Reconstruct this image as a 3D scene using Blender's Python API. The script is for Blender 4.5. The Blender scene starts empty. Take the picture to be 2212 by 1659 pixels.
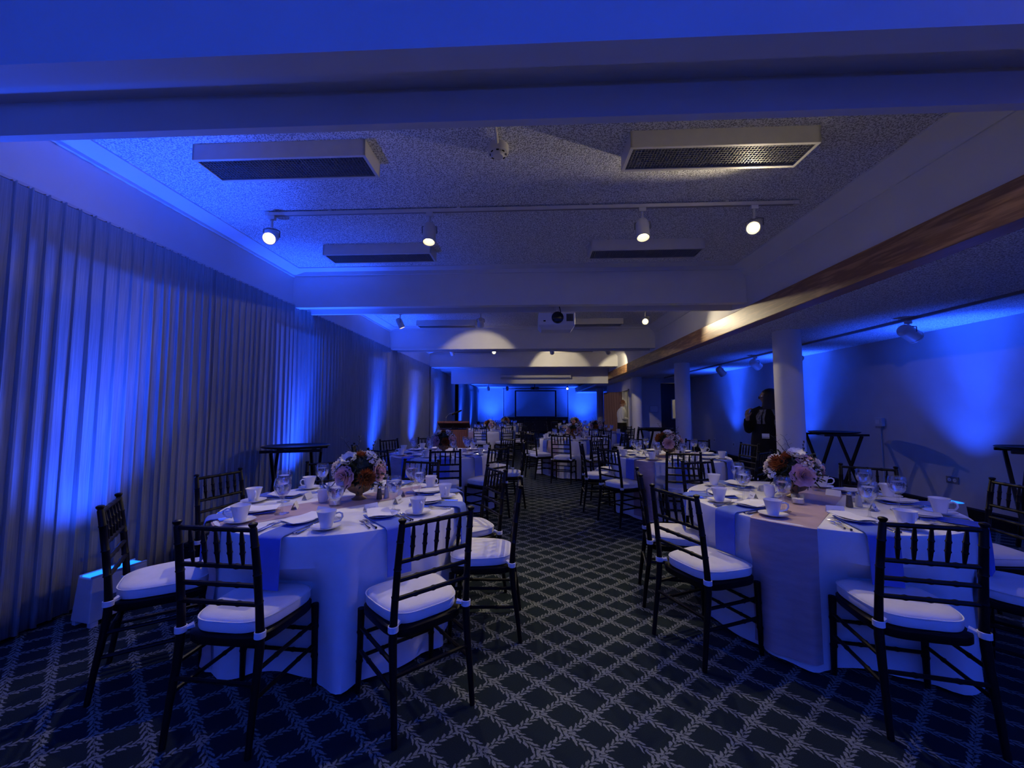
import bpy, bmesh, math, random
from mathutils import Vector, Matrix, Quaternion
R = random.Random(7)
PI = math.pi
S = bpy.context.scene
COL = S.collection

# ------------------------------------------------------------------ camera, world, exposure
cam_d = bpy.data.cameras.new('camera')
cam_d.sensor_width = 36.0
cam_d.lens = 850.0 / 2212.0 * 36.0
cam_d.clip_start = 0.05
cam = bpy.data.objects.new('camera', cam_d)
COL.objects.link(cam)
cam.location = (0, 0, 1.39)
cam.rotation_euler = (math.radians(90 + 3.80), 0, math.radians(2.4925))
S.camera = cam
W = bpy.data.worlds.new('world')
S.world = W
W.use_nodes = True
W.node_tree.nodes['Background'].inputs[0].default_value = (0.01, 0.015, 0.06, 1)
W.node_tree.nodes['Background'].inputs[1].default_value = 0.3
S.view_settings.view_transform = 'Standard'
S.view_settings.look = 'None'
S.view_settings.gamma = 1.0
S.view_settings.use_curve_mapping = False
S.view_settings.exposure = 0.0

# light levels used by the lamps built further down
UP_COL = (0.012, 0.072, 1.0)
UP_W = 880.0
WARM = (1.0, 0.83, 0.56)
SPOT_W = 52.0

# ------------------------------------------------------------------ node helpers and materials
MATS = {}


def newmat(name):
    m = bpy.data.materials.new(name)
    m.use_nodes = True
    nt = m.node_tree
    b = nt.nodes['Principled BSDF']
    MATS[name] = m
    return m, nt, b


def mth(nt, op, a, b=None, c=None):
    n = nt.nodes.new('ShaderNodeMath')
    n.operation = op
    for i, x in enumerate((a, b, c)):
        if x is None:
            continue
        if isinstance(x, (int, float)):
            n.inputs[i].default_value = x
        else:
            nt.links.new(x, n.inputs[i])
    return n.outputs[0]


def noise(nt, vec, scale, detail=2.0, rough=0.5):
    n = nt.nodes.new('ShaderNodeTexNoise')
    n.inputs['Scale'].default_value = scale
    n.inputs['Detail'].default_value = detail
    n.inputs['Roughness'].default_value = rough
    if vec is not None:
        nt.links.new(vec, n.inputs['Vector'])
    return n.outputs['Fac']


def ramp(nt, fac, stops):
    n = nt.nodes.new('ShaderNodeValToRGB')
    e = n.color_ramp.elements
    while len(e) < len(stops):
        e.new(0.5)
    for el, (p, c) in zip(e, stops):
        el.position = p
        el.color = (c[0], c[1], c[2], 1)
    nt.links.new(fac, n.inputs[0])
    return n.outputs[0]


def coords(nt, kind='Object', scale=(1, 1, 1)):
    t = nt.nodes.new('ShaderNodeTexCoord')
    mp = nt.nodes.new('ShaderNodeMapping')
    mp.inputs['Scale'].default_value = scale
    nt.links.new(t.outputs[kind], mp.inputs['Vector'])
    return mp.outputs[0]


def bump(nt, b, h, strength, dist=0.01):
    n = nt.nodes.new('ShaderNodeBump')
    n.inputs['Strength'].default_value = strength
    n.inputs['Distance'].default_value = dist
    nt.links.new(h, n.inputs['Height'])
    nt.links.new(n.outputs[0], b.inputs['Normal'])


def plain(name, col, rough=0.5, metal=0.0, var=0.12, vscale=14.0, bmp=0.0, bscale=200.0, sx=(1, 1, 1), spec=0.5, trans=0.0, sheen=0.0):
    m, nt, b = newmat(name)
    v = coords(nt, 'Object', sx)
    lo = [c * (1 - var) for c in col]
    hi = [min(1, c * (1 + var)) for c in col]
    nt.links.new(ramp(nt, noise(nt, v, vscale, 4), [(0.3, lo), (0.7, hi)]), b.inputs['Base Color'])
    b.inputs['Roughness'].default_value = rough
    b.inputs['Metallic'].default_value = metal
    b.inputs['Specular IOR Level'].default_value = spec
    b.inputs['Transmission Weight'].default_value = trans
    b.inputs['Sheen Weight'].default_value = sheen
    if bmp:
        bump(nt, b, noise(nt, v, bscale, 2), bmp, 0.004)
    return m


def emit(name, col, strength):
    m, nt, b = newmat(name)
    b.inputs['Base Color'].default_value = (*col, 1)
    b.inputs['Emission Color'].default_value = (*col, 1)
    b.inputs['Emission Strength'].default_value = strength
    return m


def m_carpet():
    m, nt, b = newmat('carpet')
    g = nt.nodes.new('ShaderNodeNewGeometry')
    wob = nt.nodes.new('ShaderNodeTexNoise')
    wob.inputs['Scale'].default_value = 45
    nt.links.new(g.outputs['Position'], wob.inputs['Vector'])
    sub = nt.nodes.new('ShaderNodeVectorMath')
    sub.operation = 'SUBTRACT'
    nt.links.new(wob.outputs['Color'], sub.inputs[0])
    sub.inputs[1].default_value = (.5, .5, .5)
    sc = nt.nodes.new('ShaderNodeVectorMath')
    sc.operation = 'MULTIPLY_ADD'
    nt.links.new(sub.outputs[0], sc.inputs[0])
    sc.inputs[1].default_value = (.022, .022, 0)
    nt.links.new(g.outputs['Position'], sc.inputs[2])
    sep = nt.nodes.new('ShaderNodeSeparateXYZ')
    nt.links.new(sc.outputs[0], sep.inputs[0])
    x = mth(nt, 'MULTIPLY_ADD', sep.outputs[0], 1 / .238, 0.31)
    y = mth(nt, 'MULTIPLY_ADD', sep.outputs[1], 1 / .205, 0.22)
    u = mth(nt, 'ADD', x, y)
    v = mth(nt, 'SUBTRACT', x, y)

    def family(a, t, n, reach, lean, fat):
        d = mth(nt, 'SUBTRACT', mth(nt, 'FRACT', mth(nt, 'ADD', a, 0.5)), 0.5)
        ad = mth(nt, 'ABSOLUTE', d)
        side = mth(nt, 'MULTIPLY', mth(nt, 'GREATER_THAN', d, 0.0), 0.5)
        s = mth(nt, 'FRACT', mth(nt, 'ADD', mth(nt, 'SUBTRACT', mth(nt, 'MULTIPLY', t, n), mth(nt, 'MULTIPLY', ad, lean)), side))
        A = mth(nt, 'MULTIPLY', mth(nt, 'ABSOLUTE', mth(nt, 'SUBTRACT', s, 0.5)), 2.0)
        wv = mth(nt, 'MINIMUM', mth(nt, 'MULTIPLY', ad, 1 / reach), 1.0)
        prof = mth(nt, 'MULTIPLY', mth(nt, 'SINE', mth(nt, 'MULTIPLY', mth(nt, 'POWER', wv, 0.8), PI)), fat)
        leaf = mth(nt, 'MULTIPLY', mth(nt, 'SUBTRACT', prof, A), 7.0)
        leaf = mth(nt, 'MINIMUM', mth(nt, 'MAXIMUM', leaf, 0.0), 1.0)
        stem = mth(nt, 'LESS_THAN', ad, 0.010)
        return mth(nt, 'MAXIMUM', leaf, mth(nt, 'MULTIPLY', stem, 0.7))
    fa = family(u, v, 4.0, 0.165, 7.5, 0.74)
    fb = family(v, u, 5.0, 0.14, 6.5, 0.76)
    leaf = mth(nt, 'MAXIMUM', fa, fb)
    tone = noise(nt, g.outputs['Position'], 130, 2)
    lf = mth(nt, 'MULTIPLY', leaf, mth(nt, 'MULTIPLY_ADD', tone, 0.9, 0.5))
    mix = nt.nodes.new('ShaderNodeMix')
    mix.data_type = 'RGBA'
    nt.links.new(lf, mix.inputs['Factor'])
    nt.links.new(ramp(nt, noise(nt, g.outputs['Position'], 300, 2), [(0.3, (.009, .016, .018)), (0.7, (.020, .032, .034))]), mix.inputs[6])
    mix.inputs[7].default_value = (.205, .225, .195, 1)
    nt.links.new(mix.outputs[2], b.inputs['Base Color'])
    b.inputs['Roughness'].default_value = 0.95
    b.inputs['Specular IOR Level'].default_value = 0.1
    bump(nt, b, mth(nt, 'ADD', lf, noise(nt, g.outputs['Position'], 500, 2)), 0.4, 0.004)
    return m


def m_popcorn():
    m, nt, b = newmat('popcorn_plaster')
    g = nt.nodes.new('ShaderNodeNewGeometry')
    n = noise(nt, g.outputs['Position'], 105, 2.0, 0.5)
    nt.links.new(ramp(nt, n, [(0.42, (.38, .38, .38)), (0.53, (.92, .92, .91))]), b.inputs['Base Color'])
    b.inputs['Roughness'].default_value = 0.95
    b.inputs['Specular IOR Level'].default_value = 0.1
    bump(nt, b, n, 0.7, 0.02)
    return m


def m_wood(name, dark, light, axis=(1, 1, 1), rough=0.45, scale=6):
    m, nt, b = newmat(name)
    v = coords(nt, 'Object', axis)
    n = noise(nt, v, scale, 6, 0.6)
    w = nt.nodes.new('ShaderNodeTexWave')
    w.wave_type = 'BANDS'
    w.inputs['Scale'].default_value = scale * 0.8
    w.inputs['Distortion'].default_value = 9
    w.inputs['Detail'].default_value = 3
    nt.links.new(v, w.inputs['Vector'])
    f = mth(nt, 'MULTIPLY_ADD', w.outputs['Fac'], 0.5, mth(nt, 'MULTIPLY', n, 0.5))
    nt.links.new(ramp(nt, f, [(0.25, dark), (0.75, light)]), b.inputs['Base Color'])
    b.inputs['Roughness'].default_value = rough
    bump(nt, b, f, 0.15, 0.003)
    return m


def m_sheer():
    m, nt, b = newmat('sheer_fabric')
    v = coords(nt, 'Object', (60, 60, 1.2))
    n = noise(nt, v, 3, 4)
    col = ramp(nt, n, [(0.3, (.36, .38, .40)), (0.7, (.52, .54, .56))])
    d = nt.nodes.new('ShaderNodeBsdfDiffuse')
    t = nt.nodes.new('ShaderNodeBsdfTranslucent')
    nt.links.new(col, d.inputs[0])
    nt.links.new(col, t.inputs[0])
    mx = nt.nodes.new('ShaderNodeMixShader')
    mx.inputs[0].default_value = 0.3
    nt.links.new(d.outputs[0], mx.inputs[1])
    nt.links.new(t.outputs[0], mx.inputs[2])
    nt.links.new(mx.outputs[0], nt.nodes['Material Output'].inputs[0])
    nt.nodes.remove(b)
    return m


def m_thin_glass():
    m, nt, b = newmat('thin_glass')
    tr = nt.nodes.new('ShaderNodeBsdfTransparent')
    tr.inputs[0].default_value = (.96, .97, .99, 1)
    gl = nt.nodes.new('ShaderNodeBsdfGlossy')
    gl.inputs['Roughness'].default_value = 0.03
    fr = nt.nodes.new('ShaderNodeLayerWeight')
    fr.inputs['Blend'].default_value = 0.35
    n = noise(nt, coords(nt), 3)
    f = mth(nt, 'ADD', mth(nt, 'MULTIPLY', fr.outputs['Facing'], 0.75), mth(nt, 'MULTIPLY', n, 0.06))
    mx = nt.nodes.new('ShaderNodeMixShader')
    nt.links.new(f, mx.inputs[0])
    nt.links.new(tr.outputs[0], mx.inputs[1])
    nt.links.new(gl.outputs[0], mx.inputs[2])
    nt.links.new(mx.outputs[0], nt.nodes['Material Output'].inputs[0])
    nt.nodes.remove(b)
    return m


def m_water():
    m, nt, b = newmat('iced_water')
    b.inputs['Base Color'].default_value = (.97, .98, 1, 1)
    b.inputs['Roughness'].default_value = 0.02
    b.inputs['IOR'].default_value = 1.33
    b.inputs['Transmission Weight'].default_value = 1.0
    bump(nt, b, noise(nt, coords(nt), 60, 2), 0.35, 0.01)
    return m


carpet = m_carpet()
popcorn = m_popcorn()
paint = plain('white_paint', (.70, .70, .69), 0.6, var=0.03, vscale=3, spec=0.3)
wallp = plain('grey_wall_paint', (.50, .50, .50), 0.75, var=0.04, vscale=4, spec=0.2)
grooved = plain('pale_panel', (.55, .55, .55), 0.7, var=0.05)
beamwood = m_wood('oak_beam', (.27, .14, .06), (.50, .28, .12), (5, .5, 5), 0.42, 5)
doorwood = m_wood('door_veneer', (.19, .105, .07), (.27, .16, .11), (1.6, 1.6, .35), 0.5, 2.2)
darkwood = m_wood('dark_wood', (.012, .008, .007), (.03, .018, .014), (3, 3, .5), 0.4, 3)
lecternwood = m_wood('lectern_wood', (.16, .055, .025), (.34, .13, .06), (5, 5, .6), 0.4, 3)
black = plain('black_lacquer', (.005, .0045, .005), 0.42, var=0.3, spec=0.22)
blackmatte = plain('black_matte', (.008, .008, .009), 0.8, var=0.3, spec=0.2)
cushion_m = plain('cushion_cloth', (.78, .77, .76), 0.9, var=0.04, bmp=0.15, bscale=400)
linen = plain('white_linen', (.76, .76, .77), 0.85, var=0.03, bmp=0.1, bscale=600)
runner_m = plain('mauve_satin', (.50, .36, .35), 0.45, var=0.10, vscale=9, sx=(1, 1, 4))
napkin_m = plain('blue_napkin', (.11, .18, .60), 0.85, var=0.05, bmp=0.1, bscale=500)
china = plain('white_china', (.82, .81, .80), 0.18, var=0.02)
paper = plain('white_card', (.82, .82, .82), 0.7, var=0.02)
ink = plain('grey_ink', (.25, .25, .27), 0.7, var=0.05)
steel = plain('polished_steel', (.72, .71, .70), 0.16, metal=1.0, var=0.04)
glass = m_thin_glass()
water = m_water()
bronze = plain('bronze_bowl', (.30, .20, .095), 0.42, metal=0.45, var=0.3, vscale=25)
leafdark = plain('dark_leaf', (.022, .040, .020), 0.6, var=0.5, vscale=30)
leafgrey = plain('grey_green_leaf', (.10, .13, .09), 0.6, var=0.3, vscale=30)
rose_m = plain('blush_rose', (.72, .45, .44), 0.6, var=0.12, vscale=40)
cream_m = plain('cream_petal', (.78, .70, .62), 0.6, var=0.10, vscale=40)
white_m = plain('white_petal', (.80, .80, .80), 0.6, var=0.06, vscale=40)
rust_m = plain('rust_petal', (.42, .14, .022), 0.65, var=0.3, vscale=60)
darkc_m = plain('dark_flower_centre', (.02, .015, .03), 0.8, var=0.3)
twig_m = plain('twig', (.03, .03, .045), 0.8, var=0.3)
fixture_m = plain('cream_fixture_metal', (.62, .60, .55), 0.5, var=0.03)
louver_m = plain('grey_louver', (.42, .42, .42), 0.3, metal=0.6, var=0.05)
darkbox = plain('fixture_inside', (.30, .30, .30), 0.6, var=0.1)
spot_m = plain('white_lamp_metal', (.60, .60, .60), 0.4, var=0.03)
greymetal = plain('grey_metal', (.22, .22, .23), 0.45, metal=0.3, var=0.1)
projw = plain('projector_plastic', (.68, .68, .69), 0.45, var=0.02)
lens_m = plain('lens_black', (.004, .004, .005), 0.08, var=0.1)
glow_warm = emit('lamp_glow', (1.0, .84, .50), 7.0)
glow_blue = emit('led_glow', (.01, .20, 1.0), 2.2)
glow_red = emit('indicator_led', (1.0, .35, .2), 2.0)
glow_white = emit('added_lamp_glow', (1.0, .93, .8), 3.0)
screen_m = plain('screen_fabric', (.72, .72, .74), 0.8, var=0.01)
darkglass = plain('night_window_glass', (.012, .014, .018), 0.08, var=0.2)
skin_m = plain('skin', (.42, .25, .18), 0.55, var=0.08)
skin_d = plain('skin_shaded', (.24, .15, .11), 0.55, var=0.08)  # woman's skin darkened: the shade of her silhouette put into the colour
hair_b = plain('black_hair', (.006, .005, .005), 0.5, var=0.3, vscale=60, sx=(8, 8, 1))
hair_r = plain('auburn_hair', (.16, .055, .03), 0.6, var=0.2, vscale=60)
shirt_m = plain('white_shirt', (.60, .62, .66), 0.85, var=0.05)
scarf_m = plain('patterned_scarf', (.14, .14, .15), 0.9, var=0.85, vscale=38)
sheer = m_sheer()
tray_m = plain('dark_tray', (.02, .02, .022), 0.35, var=0.2)
salt_m = plain('shaker_glass', (.45, .46, .50), 0.2, var=0.1)
pepper_m = plain('pepper_fill', (.07, .06, .055), 0.4, var=0.5, vscale=200)
sconce_m = plain('pale_plastic', (.62, .62, .60), 0.5, var=0.03)

# ------------------------------------------------------------------ mesh building


class MB:
    def __init__(self):
        self.v = []
        self.f = []

    def add(self, vs, fs):
        o = len(self.v)
        self.v += [tuple(p) for p in vs]
        self.f += [tuple(i + o for i in q) for q in fs]
        return self

    def box(self, c, s, M=None):
        x, y, z = (k / 2 for k in s)
        vs = [Vector((sx * x, sy * y, sz * z)) for sz in (-1, 1) for sy in (-1, 1) for sx in (-1, 1)]
        if M is not None:
            vs = [M @ p for p in vs]
        c = Vector(c)
        return self.add([p + c for p in vs], [(0, 2, 3, 1), (4, 5, 7, 6), (0, 1, 5, 4), (2, 6, 7, 3), (0, 4, 6, 2), (1, 3, 7, 5)])

    def span(self, a, b):
        return self.box([(a[i] + b[i]) / 2 for i in range(3)], [abs(b[i] - a[i]) for i in range(3)])

    def tube(self, pts, rad, n=8, cap=True):
        pts = [Vector(p) for p in pts]
        if isinstance(rad, (int, float)):
            rad = [rad] * len(pts)
        vs, fs = [], []
        t = (pts[1] - pts[0]).normalized()
        a = t.orthogonal().normalized()
        for i, p in enumerate(pts):
            if i < len(pts) - 1:
                t2 = (pts[i + 1] - p)
            else:
                t2 = (p - pts[i - 1])
            if 0 < i < len(pts) - 1:
                t2 = (pts[i + 1] - p).normalized() + (p - pts[i - 1]).normalized()
            t2 = t2.normalized()
            a = (a - t2 * a.dot(t2)).normalized()
            b = t2.cross(a)
            for k in range(n):
                w = 2 * PI * k / n
                vs.append(p + (a * math.cos(w) + b * math.sin(w)) * rad[i])
        for i in range(len(pts) - 1):
            for k in range(n):
                fs.append((i * n + k, i * n + (k + 1) % n, (i + 1) * n + (k + 1) % n, (i + 1) * n + k))
        if cap:
            fs.append(tuple(reversed(range(n))))
            fs.append(tuple((len(pts) - 1) * n + k for k in range(n)))
        return self.add(vs, fs)

    def lathe(self, prof, n=24, c=(0, 0, 0), sx=1.0, sy=1.0, cap=True):
        c = Vector(c)
        vs, fs = [], []
        for r, z in prof:
            for k in range(n):
                w = 2 * PI * k / n
                vs.append(c + Vector((r * sx * math.cos(w), r * sy * math.sin(w), z)))
        for i in range(len(prof) - 1):
            for k in range(n):
                fs.append((i * n + k, i * n + (k + 1) % n, (i + 1) * n + (k + 1) % n, (i + 1) * n + k))
        if cap and prof[0][0] > 1e-6:
            fs.append(tuple(reversed(range(n))))
        if cap and prof[-1][0] > 1e-6:
            fs.append(tuple((len(prof) - 1) * n + k for k in range(n)))
        return self.add(vs, fs)

    def grid(self, fn, nu, nv):
        vs = [fn(i / nu, j / nv) for j in range(nv + 1) for i in range(nu + 1)]
        fs = [(j * (nu + 1) + i, j * (nu + 1) + i + 1, (j + 1) * (nu + 1) + i + 1, (j + 1) * (nu + 1) + i) for j in range(nv) for i in range(nu)]
        return self.add(vs, fs)

    def xf(self, M):
        self.v = [tuple(M @ Vector(p)) for p in self.v]
        return self

    def mesh(self, name, mat, smooth=True):
        me = bpy.data.meshes.new(name)
        me.from_pydata(self.v, [], self.f)
        if smooth:
            bm = bmesh.new()
            bm.from_mesh(me)
            bmesh.ops.recalc_face_normals(bm, faces=bm.faces)
            for f in bm.faces:
                f.smooth = True
            for e in bm.edges:
                if len(e.link_faces) == 2 and e.calc_face_angle(0) > 0.7:
                    e.smooth = False
            bm.to_mesh(me)
            bm.free()
        if mat is not None:
            me.materials.append(mat)
        return me

    def build(self, name, mat, parent=None, smooth=True, bevel=0.0):
        return put(name, self.mesh(name, mat, smooth), parent, bevel)


def put(name, me, parent=None, bevel=0.0):
    o = bpy.data.objects.new(name, me)
    COL.objects.link(o)
    if parent is not None:
        o.parent = parent
    if bevel:
        b = o.modifiers.new('bevel', 'BEVEL')
        b.width = bevel
        b.segments = 2
        b.limit_method = 'ANGLE'
    return o


def tag(o, label=None, cat=None, group=None, kind=None):
    if label:
        o['label'] = label
    if cat:
        o['category'] = cat
    if group:
        o['group'] = group
    if kind:
        o['kind'] = kind
    return o


def empty(name, loc, rz=0.0):
    o = bpy.data.objects.new(name, None)
    COL.objects.link(o)
    o.empty_display_size = 0.05
    o.location = loc
    o.rotation_euler = (0, 0, rz)
    return o


KIDS = {}


def copy_tree(o, parent=None, loc=None, rz=None):
    c = o.copy()
    COL.objects.link(c)
    c.parent = parent
    if loc is not None:
        c.location = loc
    if rz is not None:
        c.rotation_euler = (0, 0, rz)
    if o.name not in KIDS:
        KIDS[o.name] = list(o.children)
    for ch in KIDS[o.name]:
        copy_tree(ch, c)
    return c


def box(name, a, b, mat, parent=None, bevel=0.0):
    return MB().span(a, b).build(name, mat, parent, smooth=False, bevel=bevel)


def struct(o):
    o['kind'] = 'structure'
    return o


def sbox(name, a, b, mat, bevel=0.0, label=None):
    o = struct(box(name, a, b, mat, None, bevel))
    if label:
        o['label'] = label
    return o


def lamp(name, kind, loc, power, col, parent=None, aim=None, angle=60, blend=0.5, size=0.05):
    d = bpy.data.lights.new(name, kind)
    d.energy = power
    d.color = col
    if kind == 'SPOT':
        d.spot_size = math.radians(angle)
        d.spot_blend = blend
    d.shadow_soft_size = size
    o = bpy.data.objects.new(name, d)
    COL.objects.link(o)
    o.location = loc
    if aim is not None:
        o.rotation_euler = Vector(aim).to_track_quat('-Z', 'Y').to_euler()
    if parent is not None:
        o.parent = parent
    return o


# ------------------------------------------------------------------ the room
XL, XR, XF = -3.20, 5.45, 2.75       # left wall, right wall, fascia line over the oak beam
ZC, ZB, ZA = 3.25, 2.76, 2.46        # coffer ceiling, beam underside, aisle ceiling
YB, YE = 13.80, 24.80                # bulkhead, end wall
YN = -3.2                            # wall behind the photographer

sbox('floor', (XL - .1, YN - .1, -.1), (XR + .1, YE + .1, 0), carpet)
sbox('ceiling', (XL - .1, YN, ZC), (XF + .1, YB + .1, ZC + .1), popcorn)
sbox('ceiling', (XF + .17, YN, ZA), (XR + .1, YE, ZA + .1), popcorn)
sbox('ceiling', (XL - .1, YB + .1, 2.78), (XF + .17, YE, 2.88), paint)
sbox('wall_left', (XL - .12, YN, 0), (XL, YE, ZC), wallp)
sbox('wall_right', (XR, YN, 0), (XR + .1, YE, ZA), wallp)
sbox('wall_rear', (XL, YN - .1, 0), (XR, YN, ZC), wallp)
sbox('wall_end', (XL, YE, 0), (XR, YE + .1, 2.9), wallp)
sbox('wall_fascia', (XF + .03, YN, 2.70), (XF + .17, YB, ZC), paint)
sbox('wall_bulkhead', (-2.76, YB, 2.32), (XF, YB + .25, ZC), paint)
# left valance over the curtains, its cornice and the lit cove strip
sbox('wall_valance', (XL, YN, 2.79), (XL + .03, YB + 1.1, ZC), paint)
sbox('baseboard_right', (XR - .10, YN, 0), (XR, 13.4, .19), blackmatte)
for i, (y0, y1) in enumerate(((1.815, 5.07), (5.485, 8.74), (9.155, 12.41))):
    m = MB()
    prof = [(XL + .03, 3.175), (XL + .055, 3.175), (XL + .055, 3.20), (XL + .085, 3.20), (XL + .20, ZC - .012), (XL + .20, ZC), (XL + .03, ZC)]
    n = len(prof)
    m.add([(x, y, z) for y in (y0, y1) for x, z in prof], [(k, (k + 1) % n, n + (k + 1) % n, n + k) for k in range(n)])
    struct(m.build('trim_1', paint))
    m = MB()
    prof = [(XF + .03, 3.09), (XF + .015, 3.09), (XF + .01, 3.12), (XF - .12, ZC - .015), (XF - .12, ZC), (XF + .03, ZC)]
    n = len(prof)
    m.add([(x, y, z) for y in (y0, y1) for x, z in prof], [(k, (k + 1) % n, n + (k + 1) % n, n + k) for k in range(n)])
    struct(m.build('trim_2', paint))
    # flat strips where the ceiling meets the next beam
    sbox('trim_3', (XL + .2, y1 - .17, ZC - .012), (XF - .12, y1, ZC + .01), paint)
    sbox('trim_4', (XL + .03, y1 - .025, ZC - .06), (XF + .03, y1, ZC - .012), paint)
# cross beams: two boards with a recessed soffit between them
for y in (1.40, 5.07, 8.74, 12.41):
    o = empty('ceiling_beam', (0, y, ZB))
    tag(o, kind='structure')
    xl, xr = XL + .03, XF + .03
    box('front_board', (xl, 0, .0), (xr, .09, ZC - ZB), paint, o)
    box('back_board', (xl, .37, .0), (xr, .415, ZC - ZB), paint, o)
    box('soffit', (xl, .09, .17), (xr, .37, .20), paint, o)
    box('bottom_bead', (xl, -.012, .0), (xr, 0, .035), paint, o)
# the oak beam and its continuation past the bulkhead
for y0, y1 in ((YN, YB), (14.05, 23.0)):
    o = box('wooden_beam', (XF, y0, ZA), (XF + .17, y1, 2.70), beamwood, bevel=.008)
    struct(o)
# columns
for y in (1.75, 5.46, 9.14, 12.97, 19.6):
    m = MB()
    m.lathe([(.164, 0), (.164, ZA)], 48, (3.5, y, 0))
    struct(m.build('column', paint))
# aisle end wall with a dark door
yw = 13.42
sbox('wall_aisle_end', (3.45, yw, 0), (4.42, yw + .12, ZA), wallp)
sbox('wall_aisle_end', (5.02, yw, 0), (XR, yw + .12, ZA), wallp)
sbox('wall_aisle_end', (4.42, yw, 2.30), (5.02, yw + .12, ZA), wallp)
d = empty('door_1', (4.72, yw + .03, 0))
tag(d, kind='structure')
mb = MB()
mb.span((-.30, 0, 0.02), (.06, .05, 2.29)).span((.24, 0, .02), (.30, .05, 2.29)).span((.06, 0, .02), (.24, .05, 1.10)).span((.06, 0, 1.75), (.24, .05, 2.29))
mb.build('leaf', darkwood, d, smooth=False)
fr = MB()
fr.span((.05, -.015, 1.09), (.25, 0, 1.12)).span((.05, -.015, 1.73), (.25, 0, 1.76)).span((.05, -.015, 1.09), (.08, 0, 1.76)).span((.22, -.015, 1.09), (.25, 0, 1.76))
fr.build('vision_frame', sconce_m, d, smooth=False)
box('vision_pane', (.07, .02, 1.11), (.23, .03, 1.74), glass, d)
# side wall with the open doorway
sbox('wall_doorway', (3.45, yw + .12, 0), (3.57, 13.80, ZA), paint)
sbox('wall_doorway', (3.45, 14.62, 0), (3.57, 17.6, ZA), paint)
sbox('wall_doorway', (3.45, 13.80, 2.08), (3.57, 14.62, ZA), paint)
sbox('wall_side_room', (3.57, 17.5, 0), (XR, 17.6, ZA), wallp)
d = empty('door_2', (3.43, 14.62, 0))
tag(d, kind='structure')
for a, b_ in (((-.015, -.86, 0), (.155, -.82, 2.12)), ((-.015, 0, 0), (.155, .04, 2.12)), ((-.015, -.86, 2.08), (.155, .04, 2.12))):
    box('jamb', a, b_, paint, d)
lf = box('leaf', (-.82, -.022, .01), (0, .022, 2.06), doorwood, d)
lf.location = (-.02, .03, 0)
lf.rotation_euler = (0, 0, math.radians(-50))
kn = MB()
kn.lathe([(.0, -.03), (.025, -.028), (.028, 0), (.025, .028), (0, .03)], 12, (-.76, -.05, 1.0))
kn.build('knob', steel, lf)
# far end of the hall: recessed bay with a screen, wainscot below
yb = YE - .02
sbox('wall_bay', (-1.62, yb - .02, .95), (2.44, yb, 2.72), grooved)
sbox('trim_5', (-1.68, yb - .08, 0), (-1.62, yb, 2.72), paint)
sbox('trim_5', (2.44, yb - .08, 0), (2.50, yb, 2.72), paint)
for k in range(6):
    x0 = -1.60 + k * .673
    sbox('wall_wainscot', (x0, yb - .06, .05), (x0 + .655, yb, .90), darkwood, bevel=.01)
sbox('trim_6', (-1.62, yb - .10, .90), (2.44, yb, .95), darkwood)
sbox('baseboard_end', (-1.62, yb - .08, 0), (2.44, yb, .05), darkwood)
# night windows behind the sheer curtains
for k in range(5):
    y0 = -2.2 + k * 3.3
    w_ = empty('window_%d' % (k + 1), (XL, y0, .25))
    tag(w_, kind='structure')
    box('pane', (.0, .05, .05), (.012, 2.95, 2.35), darkglass, w_)
    for a, b_ in (((0, 0, 0), (.03, 3.0, .05)), ((0, 0, 2.35), (.03, 3.0, 2.4)), ((0, 0, 0), (.03, .05, 2.4)), ((0, 2.95, 0), (.03, 3.0, 2.4)), ((0, 1.48, 0), (.03, 1.53, 2.4))):
        box('frame', a, b_, greymetal, w_)

# ------------------------------------------------------------------ curtains


def curtain(y0, y1, label, pleat=.098, amp=.036, seed=1, top=2.775, style=0, x0=-3.125):
    rr = random.Random(seed)
    ys, xs = [], []
    y = y0
    while y < y1 - pleat * 1.2:
        p = pleat * rr.uniform(.8, 1.22)
        a = amp * rr.uniform(.7, 1.15)
        if style == 0:      # flat panels with a narrow fold standing proud
            seq = ((0, 0), (.13, .1), (.17, 1.0), (.23, 1.05), (.27, .15), (.36, -.05), (.6, -.18), (.85, -.05))
        else:               # soft waves
            seq = ((0, -.8), (.15, -.5), (.32, .45), (.5, 1), (.68, .5), (.85, -.45))
        for t, k in seq:
            ys.append(y + t * p)
            xs.append(a * k)
        y += p
    nz = 8
    vs, fs = [], []
    off = [rr.uniform(-1, 1) for _ in ys]
    for j in range(nz + 1):
        t = j / nz
        z = top - t * (top - .025)
        w = .55 + .45 * min(1, t * 3)
        for k in range(len(ys)):
            sway = .012 * math.sin(ys[k] * 3.1 + seed) * t
            vs.append((x0 + xs[k] * w * (1 + .25 * t * off[k]) + sway, ys[k] + .006 * off[k] * t, z + (.012 if (j == 0 and xs[k] > amp * .5) else 0)))
    n = len(ys)
    for j in range(nz):
        for k in range(n - 1):
            fs.append((j * n + k, j * n + k + 1, (j + 1) * n + k + 1, (j + 1) * n + k))
    root = empty('sheer_curtain', (0, 0, 0))
    m = MB()
    m.add(vs, fs)
    o = m.build('panel', sheer, root)
    bpy.context.view_layer.objects.active = o
    s = o.modifiers.new('thick', 'SOLIDIFY')
    s.thickness = .0015
    h = MB()
    for k in range(0, n, 8):
        h.tube([(x0 - .02, ys[k], top + .012), (x0 + .006, ys[k], top + .006)], .004, 5)
    h.build('heading_hooks', steel, root)['kind'] = 'stuff'
    tag(root, label, 'curtain', 'sheer curtains along the left wall')
    return root


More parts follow.
